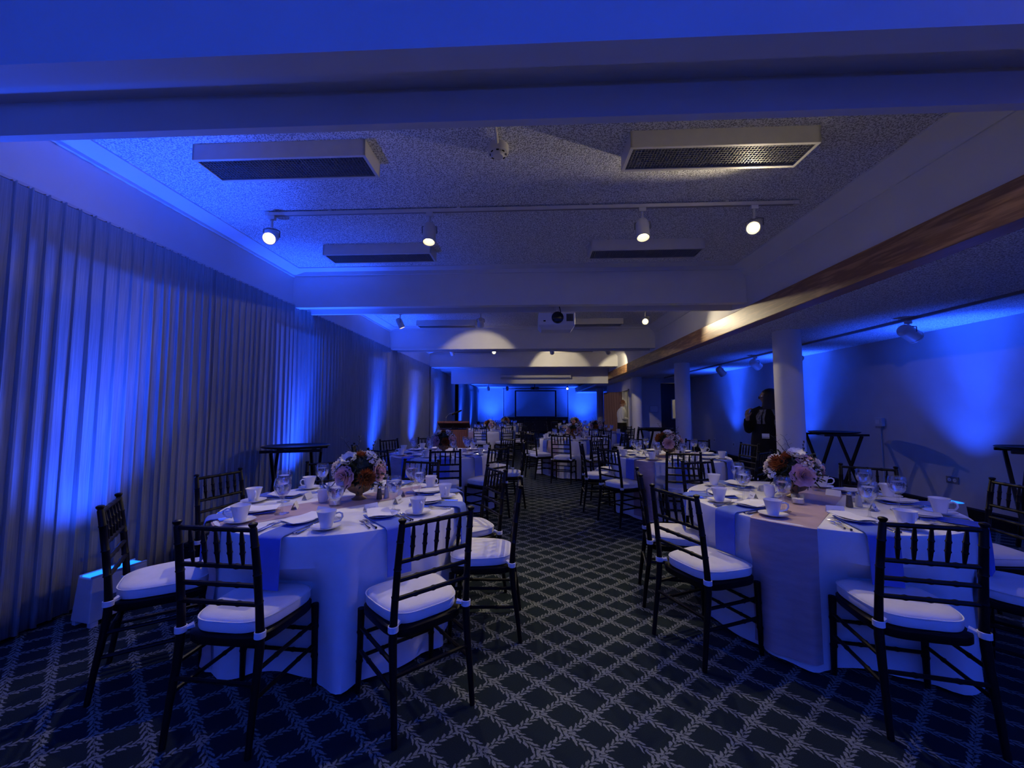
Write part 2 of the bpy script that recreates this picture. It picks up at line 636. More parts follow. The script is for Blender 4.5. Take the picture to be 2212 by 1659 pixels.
CURT = [(.2, 3.78, 'nearest sheer curtain with stiff upright pleats behind the blue floor light', .082, 0),
        (3.71, 5.86, 'sheer curtain behind the left tray stand, dark gap at its near edge', .085, 0),
        (5.82, 9.5, 'pleated sheer curtain beyond the first beam beside the second left table', .095, 1),
        (9.44, 12.3, 'pleated sheer curtain level with the wooden lectern', .10, 1),
        (12.34, 14.9, 'last sheer curtain before the black post', .10, 1),
        (16.9, 20.6, 'sheer curtain in the far hall just past the black post', .12, 1),
        (20.65, 24.6, 'sheer curtain in the far hall against the end wall', .12, 1)]
for k, (a, b_, l, p, st) in enumerate(CURT):
    curtain(a, b_, l, p, .024 if st == 0 else .026, 3 + k, 2.775 if k < 5 else 2.7, st)
rail = box('curtain_track', (-3.165, .2, 2.78), (-3.13, 14.9, 2.80), spot_m)
tag(rail, 'long slim white curtain track above the left curtains', 'curtain track')
post = box('black_post', (-3.02, 15.95, 0), (-2.90, 16.07, 2.78), blackmatte)
tag(post, 'slim black upright post between the left curtains', 'post')
cs = empty('equipment_case', (-2.92, 3.62, 0), .1)
tag(cs, 'low black equipment case against the curtain behind the near left table', 'case')
box('body', (-.10, -.25, 0), (.10, .25, .20), blackmatte, cs, .012)
box('lid', (-.105, -.255, .20), (.105, .255, .24), blackmatte, cs, .01)
h = MB()
h.tube([(.10, -.06, .13), (.125, -.05, .13), (.125, .05, .13), (.10, .06, .13)], .006, 6)
h.build('handle', greymetal, cs)

# ------------------------------------------------------------------ floor uplights


def uplight(loc, rz, label, power, tilt, angle=66, small=False, spill=.30):
    o = empty('floor_uplight', loc, rz)
    tag(o, label, 'uplight', 'blue floor uplights along the walls')
    m = MB()
    vs = []
    for z, sx, sy in ((.03, .085, .17), (.30, .066, .155)):
        vs += [(-sx, -sy, z), (sx, -sy, z), (sx, sy, z), (-sx, sy, z)]
    m.add(vs, [(0, 1, 5, 4), (1, 2, 6, 5), (2, 3, 7, 6), (3, 0, 4, 7), (4, 5, 6, 7), (3, 2, 1, 0)])
    m.build('housing', spot_m, o, smooth=False, bevel=.006)
    for sx in (-1, 1):
        for sy in (-1, 1):
            box('foot', (sx * .07 - .015, sy * .14 - .02, 0), (sx * .07 + .015, sy * .14 + .02, .03), spot_m, o)
    box('lens', (-.052, -.14, .300), (.052, .14, .306), glow_blue, o)
    box('bezel', (-.064, -.155, .299), (-.052, .155, .312), spot_m, o)
    box('bezel', (.052, -.155, .299), (.064, .155, .312), spot_m, o)
    if not small:
        p = box('control_panel', (.079, -.09, .10), (.086, .0, .17), greymetal, o)
        box('indicator', (.086, -.075, .125), (.089, -.067, .133), glow_red, p)
    lamp('led_light', 'SPOT', (0, .05, .33), power * .85, UP_COL, o, tilt, angle * .72, 1.0, .08)
    lamp('led_light', 'SPOT', (0, -.05, .33), power * spill, UP_COL, o, tilt, min(130, angle * 1.45), 1.0, .08)
    return o


for y, l in ((-1.6, None), (2.66, 'white floor uplight glowing blue beside the leftmost near chair'),
             (5.05, 'blue uplight behind the left tray stand, at the curtain foot'),
             (7.7, 'blue uplight at the curtain between second left table and lectern'),
             (10.3, 'blue uplight at the curtain beyond the lectern'), (12.9, 'blue uplight at the last curtain before the black post'),
             (17.6, 'blue uplight at the far hall curtain, nearer one'), (20.9, 'blue uplight at the far hall curtain, farther one')):
    uplight((-2.85, y, 0), math.radians(-12 if y == 2.66 else 0), l or 'added blue uplight behind the photographer at the left curtain', UP_W, (-.02, 0, 1), small=(y != 2.66))  # the one behind the camera is added to light the tables
for y, l in ((-1.0, 'added blue uplight behind the photographer at the right wall'), (2.0, 'blue uplight at the right wall nearest the right edge of the photo'),  # first one is unseen, added behind the camera for more blue
             (5.05, 'blue uplight on the floor below the outlet in the wall glow'), (7.9, 'blue uplight at the right wall behind the first column'),
             (10.6, 'blue uplight at the right wall left of the standing woman')):
    uplight((5.02, y, 0), PI, l, UP_W * 1.0, (-.06, 0, 1), 54, small=True)
for x, l in ((-2.0, 'leftmost'), (.1, 'second'), (2.0, 'third'), (4.1, 'rightmost')):
    uplight((x, YN + .28, 0), -PI / 2, '%s added blue fill uplight along the wall behind the photographer' % l, UP_W * 1.7, (-.42, 0, 1), 112, small=True, spill=.04)  # unseen row added as blue fill on the tables from the camera side
uplight((-2.35, 23.7, 0), PI / 2, 'blue uplight at the end wall left of the screen', UP_W * 1.3, (.42, 0, 1), 110, small=True)
uplight((3.3, 23.7, 0), PI / 2, 'blue uplight at the end wall right of the screen', UP_W * 1.3, (.42, 0, 1), 110, small=True)

# ------------------------------------------------------------------ ceiling things


def troffer_proto():
    o = empty('ceiling_light', (0, 0, 0))
    L, Wd, H = 1.23, .27, .11
    m = MB()
    m.span((0, 0, 0), (L, .012, H)).span((0, Wd - .012, 0), (L, Wd, H)).span((0, 0, 0), (.012, Wd, H)).span((L - .012, 0, 0), (L, Wd, H))
    m.build('housing', fixture_m, o, smooth=False)
    f = MB()
    f.span((0, 0, -.006), (L, .022, 0)).span((0, Wd - .022, -.006), (L, Wd, 0)).span((0, 0, -.006), (.022, Wd, 0)).span((L - .022, 0, -.006), (L, Wd, 0))
    f.build('frame', fixture_m, o, smooth=False)
    box('reflector', (.012, .012, .06), (L - .012, Wd - .012, .065), darkbox, o)
    g = MB()
    n = 56
    for k in range(1, n):
        x = L * k / n
        g.span((x - .0012, .02, .002), (x + .0012, Wd - .02, .016))
    for k in range(1, 12):
        y = Wd * k / 12
        g.span((.02, y - .0012, .002), (L - .02, y + .0012, .016))
    lv = g.build('louver', louver_m, o, smooth=False)
    lv['kind'] = 'stuff'
    return o


TF = troffer_proto()
SPOTS = [(-2.35, 2.54, 'louvred ceiling light box at the near left of the ceiling'), (.68, 2.54, 'louvred ceiling light box at the near right, under a warm patch'),
         (-2.32, 4.23, 'louvred ceiling light box behind the left track spotlights'), (.68, 4.23, 'louvred ceiling light box behind the right track spotlights'),
         (-2.34, 6.2, 'louvred ceiling light box hidden just beyond the second beam, left'), (.68, 6.2, 'louvred ceiling light box just beyond the second beam, right'),
         (-2.33, 7.95, 'louvred ceiling light box left of the projector'), (.68, 7.95, 'louvred ceiling light box behind the projector'),
         (-2.33, 11.6, 'louvred ceiling light box in the farthest coffer, left'), (.68, 11.6, 'louvred ceiling light box in the farthest coffer, right')]
for k, (x, y, l) in enumerate(SPOTS):
    o = TF if k == 0 else copy_tree(TF)
    o.location = (x, y, ZC - .11)
    tag(o, l, 'ceiling light', 'louvred ceiling light boxes')


def track_head(loc, aim, label, lit=True, power=None, stem=.12, R_=.058, L=.19, angle=65, mat=spot_m, drop=None, group='track spotlights in the coffers', glow=None):
    """loc: where the adapter meets the track; the can hangs below and points along aim"""
    o = empty('track_spotlight', loc)
    tag(o, label, 'spotlight', group)
    a = Vector(aim).normalized()
    box('adapter', (-.03, -.018, -.035), (.03, .018, 0), mat, o)
    st = MB()
    st.tube([(0, 0, -.03), (0, 0, -stem)], .011, 8)
    st.build('stem', mat, o)
    c = Vector((0, 0, -stem - .075))
    side = a.cross(Vector((0, 0, 1)))
    side = side.normalized() if side.length > .05 else Vector((1, 0, 0))
    yk = MB()
    top = Vector((0, 0, -stem))
    yk.tube([c + side * (R_ + .008), c + side * (R_ + .008) + Vector((0, 0, .06)), top + side * .03, top - side * .03, c - side * (R_ + .008) + Vector((0, 0, .06)), c - side * (R_ + .008)], .006, 6)
    yk.build('yoke', greymetal, o)
    q = a.to_track_quat('Z', 'Y').to_matrix().to_4x4()
    M = Matrix.Translation(c) @ q
    body = MB()
    body.lathe([(0.0, -L * .5), (R_ * .72, -L * .5), (R_ * .98, -L * .34), (R_, -L * .28), (R_, L * .5), (R_ * .9, L * .5), (R_ * .84, L * .22), (0, L * .22)], 28)
    body.xf(M)
    body.build('can', mat, o)
    rim = MB()
    rim.lathe([(R_ * .9, L * .5), (R_ * 1.05, L * .5), (R_ * 1.05, L * .43), (R_ * .99, L * .43)], 28, cap=False)
    rim.xf(M)
    rim.build('rim', mat, o)
    disc = MB()
    disc.lathe([(0, L * .30), (R_ * .4, L * .29), (R_ * .70, L * .25)], 24, cap=False)
    disc.xf(M)
    disc.build('bulb', glow_warm if lit else greymetal, o)
    if lit:
        lamp('spot_light', 'SPOT', c + a * (L * .52), power or SPOT_W, WARM, o, a, angle, .3, .025)
    return o


def track(y, x0, x1, label):
    o = empty('lighting_track', (0, y, ZC - .045))
    tag(o, label, 'track', 'ceiling lighting tracks')
    box('rail', (x0, -.018, 0), (x1, .018, .03), fixture_m, o)
    box('slot', (x0 + .02, -.006, -.002), (x1 - .02, .006, 0), greymetal, o)
    for x in (x0, x1):
        box('end_cap', (x - .02, -.022, -.003), (x + .02, .022, .034), fixture_m, o)
    k = x0 + .6
    while k < x1:
        box('mount_clip', (k - .015, -.02, .03), (k + .015, .02, .045), fixture_m, o)
        k += 1.2


track(3.475, -2.44, 2.36, 'long white lighting track across the nearest coffer')
track(7.15, -2.44, 2.36, 'lighting track across the coffer beyond the second beam')
track(10.82, -2.44, 2.36, 'lighting track across the farthest coffer')
zt = ZC - .047
TH = [((-2.40, 3.475), (.30, -.78, -.56), 'lit track spotlight at the left end of the near track', 1.0),
      ((-.91, 3.475), (.02, -.22, -.97), 'lit track spotlight hanging straight down, left of centre', 1.0),
      ((1.02, 3.475), (-.04, -.28, -.95), 'lit track spotlight hanging straight down, right of centre', 1.0),
      ((2.0, 3.475), (-.55, -.72, -.42), 'glaring track spotlight at the right end of the near track', 1.0),
      ((-2.40, 7.15), (.38, .15, -.90), 'track spotlight tilted right, beyond the second beam at left', 1.3),
      ((-.89, 7.15), (-.12, .90, -.42), 'track spotlight turned away, left of the projector', .8),
      ((2.11, 7.15), (-.26, -.90, -.36), 'glaring track spotlight right of the projector', 1.7),
      ((-2.16, 10.82), (.25, .6, -.75), 'small track spotlight turned away at left of the third track', .8),
      ((-.97, 10.82), (.06, -.95, -.28), 'small glaring track spotlight on the third track', 1.5),
      ((.63, 10.82), (.15, .93, -.30), 'small track spotlight turned away near the middle of the third track', 1.2),
      ((2.15, 10.82), (.45, .80, -.42), 'small track spotlight turned away at right of the third track', 1.2)]
for (x, y), aim, l, p in TH:
    track_head((x, y, zt), aim, l, True, SPOT_W * p, angle=(78 if x < -2 else 112) if aim[1] < -.5 else 70)
track(-.2, -2.44, 2.36, 'added lighting track across the coffer above the photographer')  # unseen track, added to carry the extra spotlight
track_head((2.0, -.2, zt), (.30, .90, -.26), 'added track spotlight above the photographer lighting the oak beam', True, SPOT_W * .9, angle=56)  # unseen lamp added to put warm light on the oak beam
# aisle track along the right wall, lamps off
o = empty('lighting_track', (4.42, 0, ZA - .03))
tag(o, 'grey lighting track running down the right aisle ceiling', 'track', 'ceiling lighting tracks')
box('rail', (-.018, 2.0, 0), (.018, 13.0, .03), greymetal, o)
for y in (2.0, 13.0):
    box('end_cap', (-.022, y - .02, -.003), (.022, y + .02, .03), greymetal, o)
for y, aim, l in ((3.42, (.5, .1, -.55), 'unlit aisle spotlight cut by the right edge of the photo'), (4.73, (.8, .12, -.45), 'large unlit aisle spotlight above the wall glow'),
                  (6.7, (.75, .2, -.5), 'unlit aisle spotlight right beside the first column'), (7.85, (.7, .25, -.5), 'unlit aisle spotlight left of the first column'),
                  (9.25, (.6, .2, -.6), 'unlit aisle spotlight farthest down the aisle'), (11.6, (.6, .2, -.6), 'unlit aisle spotlight just right of the second column')):
    track_head((4.42, y, ZA - .03), aim, l, False, stem=.07, R_=.075, L=.21, group='unlit spotlights in the aisle')
# far hall heads
for (x, y), aim, l, lit in (((-1.95, 18.8), (.1, .5, -.8), 'tiny unlit spotlight in the far hall at left', False), ((-1.05, 18.8), (.1, .4, -.9), 'tiny lit spotlight in the far hall left of the screen', True),
                            ((1.82, 18.8), (-.1, -.95, -.25), 'tiny glaring spotlight in the far hall right of the screen', True)):
    track_head((x, y, 2.75), aim, l, lit, SPOT_W * .5, stem=.25, group='far hall spotlights')

# smoke detector with its conduit
o = empty('smoke_detector', (-.214, 2.66, ZC))
tag(o, 'round white smoke detector on the near ceiling between light boxes', 'smoke detector')
m = MB()
m.lathe([(.0, -.075), (.035, -.075), (.045, -.06), (.07, -.05), (.075, -.025), (.075, -.0), (0, 0)], 32)
m.build('body', fixture_m, o)
b_ = MB()
for k in range(8):
    w = 2 * PI * k / 8
    b_.box((.056 * math.cos(w), .056 * math.sin(w), -.058), (.018, .006, .006), Matrix.Rotation(w + PI / 2, 3, 'Z'))
b_.build('vent_slots', blackmatte, o, smooth=False)
m = MB()
m.tube([(0, -.05, -.02), (.0, -.84, -.02)], .011, 8)
m.build('conduit', fixture_m, o)

# ceiling projector under the second beam
o = empty('ceiling_projector', (.365, 5.28, 2.455))
tag(o, 'white ceiling projector with round black lens under the second beam', 'projector')
box('body', (-.24, -.17, .045), (.24, .17, .215), projw, o, .012)
m = MB()
m.add([(-.24, -.17, .05), (.24, -.17, .05), (.24, .17, .05), (-.24, .17, .05), (-.20, -.10, 0), (.20, -.10, 0), (.20, .13, 0), (-.20, .13, 0)],
      [(0, 1, 5, 4), (1, 2, 6, 5), (2, 3, 7, 6), (3, 0, 4, 7), (4, 5, 6, 7)])
m.build('lower_shell', projw, o, smooth=False)
m = MB()
m.lathe([(0, .0), (.060, .0), (.078, .012), (.078, .03), (0, .03)], 32)
m.xf(Matrix.Translation((.01, -.195, .145)) @ Matrix.Rotation(-PI / 2, 4, 'X'))
m.build('lens_ring', lens_m, o)
m = MB()
for k in range(7):
    m.span((.13 + k * .012, -.176, .10), (.136 + k * .012, -.168, .19))
v_ = m.build('vent', blackmatte, o, smooth=False)
box('vent_plate', (.125, -.173, .095), (.215, -.170, .195), greymetal, o)
box('ir_window', (-.175, -.174, .095), (-.145, -.169, .112), blackmatte, o)
box('mount_plate', (-.07, -.05, .215), (.06, .05, .245), blackmatte, o)
m = MB()
m.tube([(0, 0, .24), (0, 0, ZB + .17 - 2.455)], .022, 12)
m.build('pole', projw, o)
m = MB()
m.tube([(.02, .02, .23), (.07, .03, .26), (.05, .02, .34), (.03, .02, .47)], .007, 6)
m.build('cable', blackmatte, o)

# roller-screen casing below the bulkhead, second projector, far screen
o = empty('screen_case', (.22, 13.62, 2.50))
tag(o, 'long white roller screen casing high on the bulkhead', 'screen case')
m = MB()
m.tube([(-1.2, 0, .06), (1.2, 0, .06)], .065, 16)
m.build('casing', spot_m, o)
for x in (-1.2, 1.2):
    box('end_bracket', (x - .02, -.06, 0), (x + .02, .18, .13), spot_m, o)
o = empty('far_projector', (.30, 21.0, 2.60))
tag(o, 'small dark projector hanging in the far hall before the screen', 'projector')
box('body', (-.22, -.16, -.12), (.22, .16, .02), greymetal, o, .01)
m = MB()
m.tube([(0, 0, .02), (0, 0, .18)], .03, 8)
m.build('pole', greymetal, o)
m = MB()
m.lathe([(0, 0), (.06, 0), (.06, .03), (0, .03)], 16)
m.xf(Matrix.Translation((-.08, -.19, -.05)) @ Matrix.Rotation(-PI / 2, 4, 'X'))
m.build('lens', lens_m, o)
o = empty('projection_screen', (.40, yb - .06, .98))
tag(o, 'wide blank projection screen with black border on the end wall', 'screen')
box('surface', (-1.21, -.012, .02), (1.21, -.004, 1.58), screen_m, o)
box('backing', (-1.30, -.004, -.02), (1.30, .004, 1.66), blackmatte, o)
m = MB()
m.tube([(-1.36, -.03, 1.70), (1.36, -.03, 1.70)], .05, 12)
m.build('case', spot_m, o)
# a long dark sideboard in front of the wainscot
o = empty('sideboard', (.40, 24.2, 0))
tag(o, 'long dark wooden sideboard below the far screen', 'sideboard')
box('body', (-1.9, -.28, .08), (1.9, .28, .80), darkwood, o)
box('top', (-1.95, -.31, .80), (1.95, .31, .84), darkwood, o)
for k in range(6):
    x0 = -1.86 + k * .62
    d_ = box('door', (x0, -.30, .12), (x0 + .60, -.28, .77), darkwood, o, .006)
    MB().tube([(x0 + .54, -.315, .46), (x0 + .54, -.315, .56)], .007, 6).build('handle', greymetal, d_)
for x in (-1.8, 1.8):
    box('plinth', (x - .1, -.25, 0), (x + .1, .25, .08), blackmatte, o)

# wall fittings on the right
o = empty('wall_outlet', (XR, 5.38, .492))
tag(o, 'dark double power outlet on the right wall in the blue glow', 'outlet')
box('plate', (-.012, -.075, -.045), (0, .075, .045), greymetal, o, .003)
for y in (-.032, .032):
    m = MB()
    m.lathe([(0, 0), (.022, 0), (.022, .004), (0, .004)], 16)
    m.xf(Matrix.Translation((-.012, y, 0)) @ Matrix.Rotation(-PI / 2, 4, 'Y'))
    s_ = m.build('socket', sconce_m, o)
    box('slot', (-.0175, y - .008, -.006), (-.016, y - .005, .006), blackmatte, s_)
o = empty('wall_control_box', (XR, 6.37, 1.20))
tag(o, 'small pale control box with conduit running down the right wall', 'control box')
box('box', (-.05, -.07, -.06), (0, .07, .07), wallp, o, .006)
box('knob_panel', (-.056, -.035, -.02), (-.05, .035, .045), sconce_m, o)
box('base', (-.045, -.05, -.09), (0, .05, -.06), greymetal, o)
MB().tube([(-.012, 0, -.09), (-.012, 0, -1.03)], .010, 8).build('conduit', wallp, o)
for y, z, l in ((10.81, .48, 'small outlet low on the right wall left of the woman'), (11.91, .51, 'small pale switch plate near the far end of the right wall')):
    o = empty('wall_outlet', (XR, y, z))
    tag(o, l, 'outlet')
    box('plate', (-.01, -.06, -.06), (0, .06, .06), sconce_m, o, .003)
    box('socket', (-.014, -.025, -.03), (-.01, .025, .03), greymetal, o)
sg = empty('wall_sign', (4.18, yw - .001, 1.43))
tag(sg, 'faint rectangular sign on the aisle end wall beside the third column', 'sign')
box('plate', (-.13, -.012, -.10), (.13, 0, .10), sconce_m, sg)
box('frame', (-.14, -.008, -.11), (.14, -.002, .11), greymetal, sg)
# lamp added to brighten the side room behind the open door
o = empty('added_ceiling_lamp', (4.3, 14.6, ZA))
tag(o, 'round ceiling lamp added to light the side room behind the open door', 'ceiling lamp')
m = MB()
m.lathe([(0, -.09), (.10, -.075), (.15, -.03), (.16, 0), (0, 0)], 24)
m.build('dome', glow_white, o)
lamp('added_room_light', 'POINT', (0, 0, -.2), 14, WARM, o, size=.1)

# ------------------------------------------------------------------ ballroom chair


def bamboo(m, p0, p1, r, rings=(), n=8, bow=None):
    """tube with slightly raised rings like turned bamboo"""
    p0, p1 = Vector(p0), Vector(p1)
    L = (p1 - p0).length
    ts = {0.0: r, 1.0: r}
    for k in rings:
        e = .006 / L
        ts[k - 2 * e] = r
        ts[k] = r * 1.28
        ts[k + 2 * e] = r
    pts, rad = [], []
    for t in sorted(ts):
        pts.append(p0.lerp(p1, t))
        rad.append(ts[t])
    m.tube(pts, rad, n)
    return m


def make_chair():
    o = empty('ballroom_chair', (0, 0, 0))
    # rear legs run up into the back posts
    for s in (-1, 1):
        m = MB()
        pts = [(s * .192, -.240, 0), (s * .190, -.222, .15), (s * .187, -.200, .30), (s * .186, -.190, .40), (s * .184, -.190, .47), (s * .182, -.198, .58), (s * .182, -.200, .585), (s * .182, -.201, .59),
               (s * .180, -.212, .70), (s * .180, -.2128, .705), (s * .180, -.2136, .71), (s * .177, -.228, .82), (s * .177, -.2288, .825), (s * .177, -.2296, .83), (s * .175, -.240, .898), (s * .175, -.241, .905), (s * .175, -.242, .915), (s * .175, -.243, .922), (s * .175, -.2432, .926)]
        rad = [.0125, .0145, .0165, .018, .0165, .0155, .0185, .0155, .0155, .0182, .0155, .015, .0178, .015, .014, .011, .0175, .0165, .008]
        m.tube(pts, rad, 10)
        m.build('rear_leg', black, o)
        m = MB()
        m.tube([(s * .200, .185, 0), (s * .198, .182, .14), (s * .197, .181, .15), (s * .197, .180, .16), (s * .196, .178, .28), (s * .196, .178, .29), (s * .196, .178, .30), (s * .195, .175, .405)], [.0125, .0145, .018, .0148, .015, .0185, .0155, .018], 10)
        m.build('front_leg', black, o)
    # seat frame
    m = MB()

    def outline(k):
        pts = []
        for a in range(32):
            w = 2 * PI * a / 32
            cx, sy = math.cos(w), math.sin(w)
            e = .45
            x = math.copysign(abs(cx) ** e, cx)
            y = math.copysign(abs(sy) ** e, sy)
            hw = .198 + .012 * y
            pts.append((x * hw * k, y * .198 * k + .0))
        return pts
    ring = []
    for k, z in ((.98, .395), (1.0, .400), (1.0, .430), (.96, .437)):
        ring.append([(x, y, z) for x, y in outline(k)])
    vs = [p for r_ in ring for p in r_]
    fs = [(j * 32 + a, j * 32 + (a + 1) % 32, (j + 1) * 32 + (a + 1) % 32, (j + 1) * 32 + a) for j in range(3) for a in range(32)]
    fs += [tuple(reversed(range(32))), tuple(96 + a for a in range(32))]
    m.add(vs, fs)
    m.build('seat', black, o)
    # back rails and spindles
    for z, y in ((.893, -.2385), (.735, -.216), (.655, -.207), (.575, -.198)):
        m = MB()
        bamboo(m, (-.176, y, z), (.176, y, z), .0105, (.25, .5, .75), 8)
        m.build('back_rail', black, o)
    for k in range(5):
        x = (k - 2) * .058
        m = MB()
        a, b2 = Vector((x, -.2165, .738)), Vector((x * 1.03, -.238, .890))
        ts = [0, .18, .32, .36, .40, .60, .64, .68, .84, 1]
        rs = [.0055, .008, .0095, .0125, .0098, .0098, .0125, .0095, .008, .0052]
        m.tube([a.lerp(b2, t) for t in ts], rs, 7)
        m.build('spindle', black, o)
    for s in (-1, 1):
        for zr, zf in ((.315, .315), (.205, .205)):
            m = MB()
            yr = -.20 - .04 * (1 - zr / .40)
            bamboo(m, (s * .189, yr, zr), (s * .197, .18, zf), .0095, (.3, .7), 7)
            m.build('side_stretcher', black, o)
    for z in (.28, .17):
        m = MB()
        bamboo(m, (-.197, .181, z), (.197, .181, z), .0095, (.3, .7), 7)
        m.build('front_stretcher', black, o)
    m = MB()
    bamboo(m, (-.188, -.208, .26), (.188, -.208, .26), .0095, (.3, .7), 7)
    m.build('rear_stretcher', black, o)
    # cushion: squarish pad, soft edges, ties round the posts
    prof = ((.90, .438), (.985, .442), (1.005, .452), (1.0, .478), (.985, .488), (.93, .497), (.75, .503), (.4, .506))

    def co(k):
        pts = []
        for a in range(40):
            w = 2 * PI * a / 40
            cx, sy = math.cos(w), math.sin(w)
            e = .5
            x = math.copysign(abs(cx) ** e, cx)
            y = math.copysign(abs(sy) ** e, sy)
            hw = .188 + .017 * y
            ln = .192
            if y < -.2:
                hw -= .012 * (-y - .2)
            pts.append((x * hw * k, y * ln * k + .008))
        return pts
    m = MB()
    vs = [(x, y, z) for k, z in prof for x, y in co(k)]
    nn = len(prof)
    fs = [(j * 40 + a, j * 40 + (a + 1) % 40, (j + 1) * 40 + (a + 1) % 40, (j + 1) * 40 + a) for j in range(nn - 1) for a in range(40)]
    fs += [tuple(reversed(range(40))), tuple((nn - 1) * 40 + a for a in range(40))]
    m.add(vs, fs)
    c = m.build('cushion', cushion_m, o)
    for s in (-1, 1):
        m = MB()
        pr = [(.0195, -.014), (.0225, -.012), (.0225, .012), (.0195, .014), (.0185, .0), (.0195, -.014)]
        m.lathe(pr, 16, (s * .185, -.190, .452), cap=False)
        m.tube([(s * .170, -.178, .452), (s * .150, -.160, .458)], [.010, .014], 6)
        m.build('tie', cushion_m, c)
    m = MB()
    p2 = [Vector((x, y, .486)) for x, y in co(1.003)]
    m.tube(p2 + [p2[0]], .0035, 5, cap=False)
    m.build('piping', cushion_m, c)
    return o


CHAIR = make_chair()
CH_USED = [False]


def place_chair(loc, rz, label, group):
    if not CH_USED[0]:
        CH_USED[0] = True
        for ch in CHAIR.children:
            KIDS[ch.name] = list(ch.children)
        KIDS[CHAIR.name] = list(CHAIR.children)
        o = CHAIR
        o.location = loc
        o.rotation_euler = (0, 0, rz)
    else:
        o = copy_tree(CHAIR, None, loc, rz)
    tag(o, label, 'chair', group)
    return o


# ------------------------------------------------------------------ place-setting pieces
def mk_cup():
    m = MB()
    m.lathe([(0, .003), (.021, .0), (.024, .004), (.026, .012), (.033, .045), (.040, .072), (.0425, .078), (.041, .078), (.038, .070), (.031, .045), (.024, .014), (0, .010)], 28)
    me = m.mesh('cup_body', china)
    h = MB()
    pts = [(.036, 0, .062), (.052, 0, .067), (.064, 0, .060), (.066, 0, .045), (.056, 0, .028), (.030, 0, .022)]
    h.tube(pts, [.005, .0045, .0045, .0045, .0045, .005], 8)
    return me, h.mesh('cup_handle', china)


def mk_saucer():
    m = MB()
    m.lathe([(0, .002), (.035, .0), (.040, .003), (.060, .010), (.076, .016), (.0775, .018), (.074, .018), (.058, .013), (.038, .007), (0, .006)], 32)
    return m.mesh('saucer', china)


def mk_goblet():
    m = MB()
    m.lathe([(0, .002), (.033, .0), (.0335, .002), (.012, .006), (.0055, .012), (.0048, .05), (.0052, .072), (.010, .080), (.024, .092), (.035, .112), (.0395, .135), (.038, .155), (.033, .172), (.0318, .172), (.0366, .155), (.038, .135), (.0335, .113), (.022, .094), (0, .085)], 28)
    g = m.mesh('goblet_glass', glass)
    w = MB()
    w.lathe([(0, .087), (.020, .0955), (.0315, .1145), (.0358, .134), (.0355, .146), (0, .147)], 24)
    return g, w.mesh('goblet_water', water)


def mk_napkin():
    m = MB()
    hw = .066
    path = [(.34, .0), (.20, .0), (.08, .0), (.02, .0), (.004, -.004), (-.005, -.014), (-.008, -.05), (-.012, -.12), (-.014, -.19), (-.015, -.245)]
    th = .006
    vs, fs = [], []
    for i, (y, z) in enumerate(path):
        if i < 4:
            nrm = (0, 1)
        elif i < 6:
            nrm = (-.7, .7)
        else:
            nrm = (-1, 0)
        sk = .010 * (i / 9.0)
        for sx in (-1, -.33, .33, 1):
            rip = .002 * math.sin(sx * 4 + i)
            vs.append((sx * hw + sk, y + rip * nrm[0], z + abs(rip) * nrm[1]))
        for sx in (-1, -.33, .33, 1):
            vs.append((sx * hw + sk, y + nrm[0] * th, z + nrm[1] * th))
    n = len(path)
    for i in range(n - 1):
        a, b2 = i * 8, (i + 1) * 8
        for k in range(3):
            fs.append((a + k, a + k + 1, b2 + k + 1, b2 + k))
            fs.append((a + 4 + k, b2 + 4 + k, b2 + 5 + k, a + 5 + k))
        fs.append((a, b2, b2 + 4, a + 4))
        fs.append((a + 3, a + 7, b2 + 7, b2 + 3))
    fs.append((0, 4, 5, 1))
    fs.append((1, 5, 6, 2))
    fs.append((2, 6, 7, 3))
    e = (n - 1) * 8
    for k in range(3):
        fs.append((e + k, e + k + 1, e + 5 + k, e + 4 + k))
    m.add(vs, fs)
    return m.mesh('napkin', napkin_m)


def mk_plate():
    m = MB()
    m.lathe([(0, .003), (.045, .0), (.05, .003), (.075, .008), (.088, .013), (.0895, .015), (.086, .0155), (.072, .011), (.048, .006), (0, .006)], 36)
    return m.mesh('plate', china)


def mk_menu():
    m = MB()
    hw, hl = .065, .105

    def top(u, v):
        x, y = (u - .5) * 2 * hw, (v - .5) * 2 * hl
        return (x, y, .001 + .006 * (2 * v - 1) ** 2 + .003 * math.sin(u * 5))
    m.grid(top, 4, 6)
    n = len(m.v)
    m.v += [(x, y, z - .0015) for x, y, z in m.v]
    m.f += [tuple(reversed([i + n for i in f])) for f in m.f]
    b_ = [0, 1, 2, 3, 4] + [4 + 5 * k for k in range(1, 7)] + [33, 32, 31, 30] + [25, 20, 15, 10, 5]
    for i in range(len(b_)):
        a, c = b_[i], b_[(i + 1) % len(b_)]
        m.f.append((a, a + n, c + n, c))
    return m.mesh('menu_card', paper)


def mk_fork():
    m = MB()
    m.tube([(0, -.09, .004), (0, -.05, .003), (0, .01, .006), (0, .035, .010)], [.007, .005, .003, .005], 6)
    m.box((0, .045, .0095), (.022, .022, .003))
    for x in (-.009, -.003, .003, .009):
        m.tube([(x, .054, .0095), (x, .08, .008), (x, .095, .011)], [.0022, .0018, .001], 5)
    return m.mesh('fork', steel)


def mk_knife():
    m = MB()
    m.tube([(0, -.095, .005), (0, -.06, .005), (0, -.0, .005)], [.006, .0075, .005], 8)
    m.add([(-.003, 0, .002), (.009, .01, .002), (.010, .07, .002), (.004, .105, .002), (-.004, .10, .002), (-.003, 0, .004), (.009, .01, .004), (.010, .07, .004), (.004, .105, .004), (-.004, .10, .004)],
          [(4, 3, 2, 1, 0), (5, 6, 7, 8, 9), (0, 1, 6, 5), (1, 2, 7, 6), (2, 3, 8, 7), (3, 4, 9, 8), (4, 0, 5, 9)])
    return m.mesh('knife', steel)


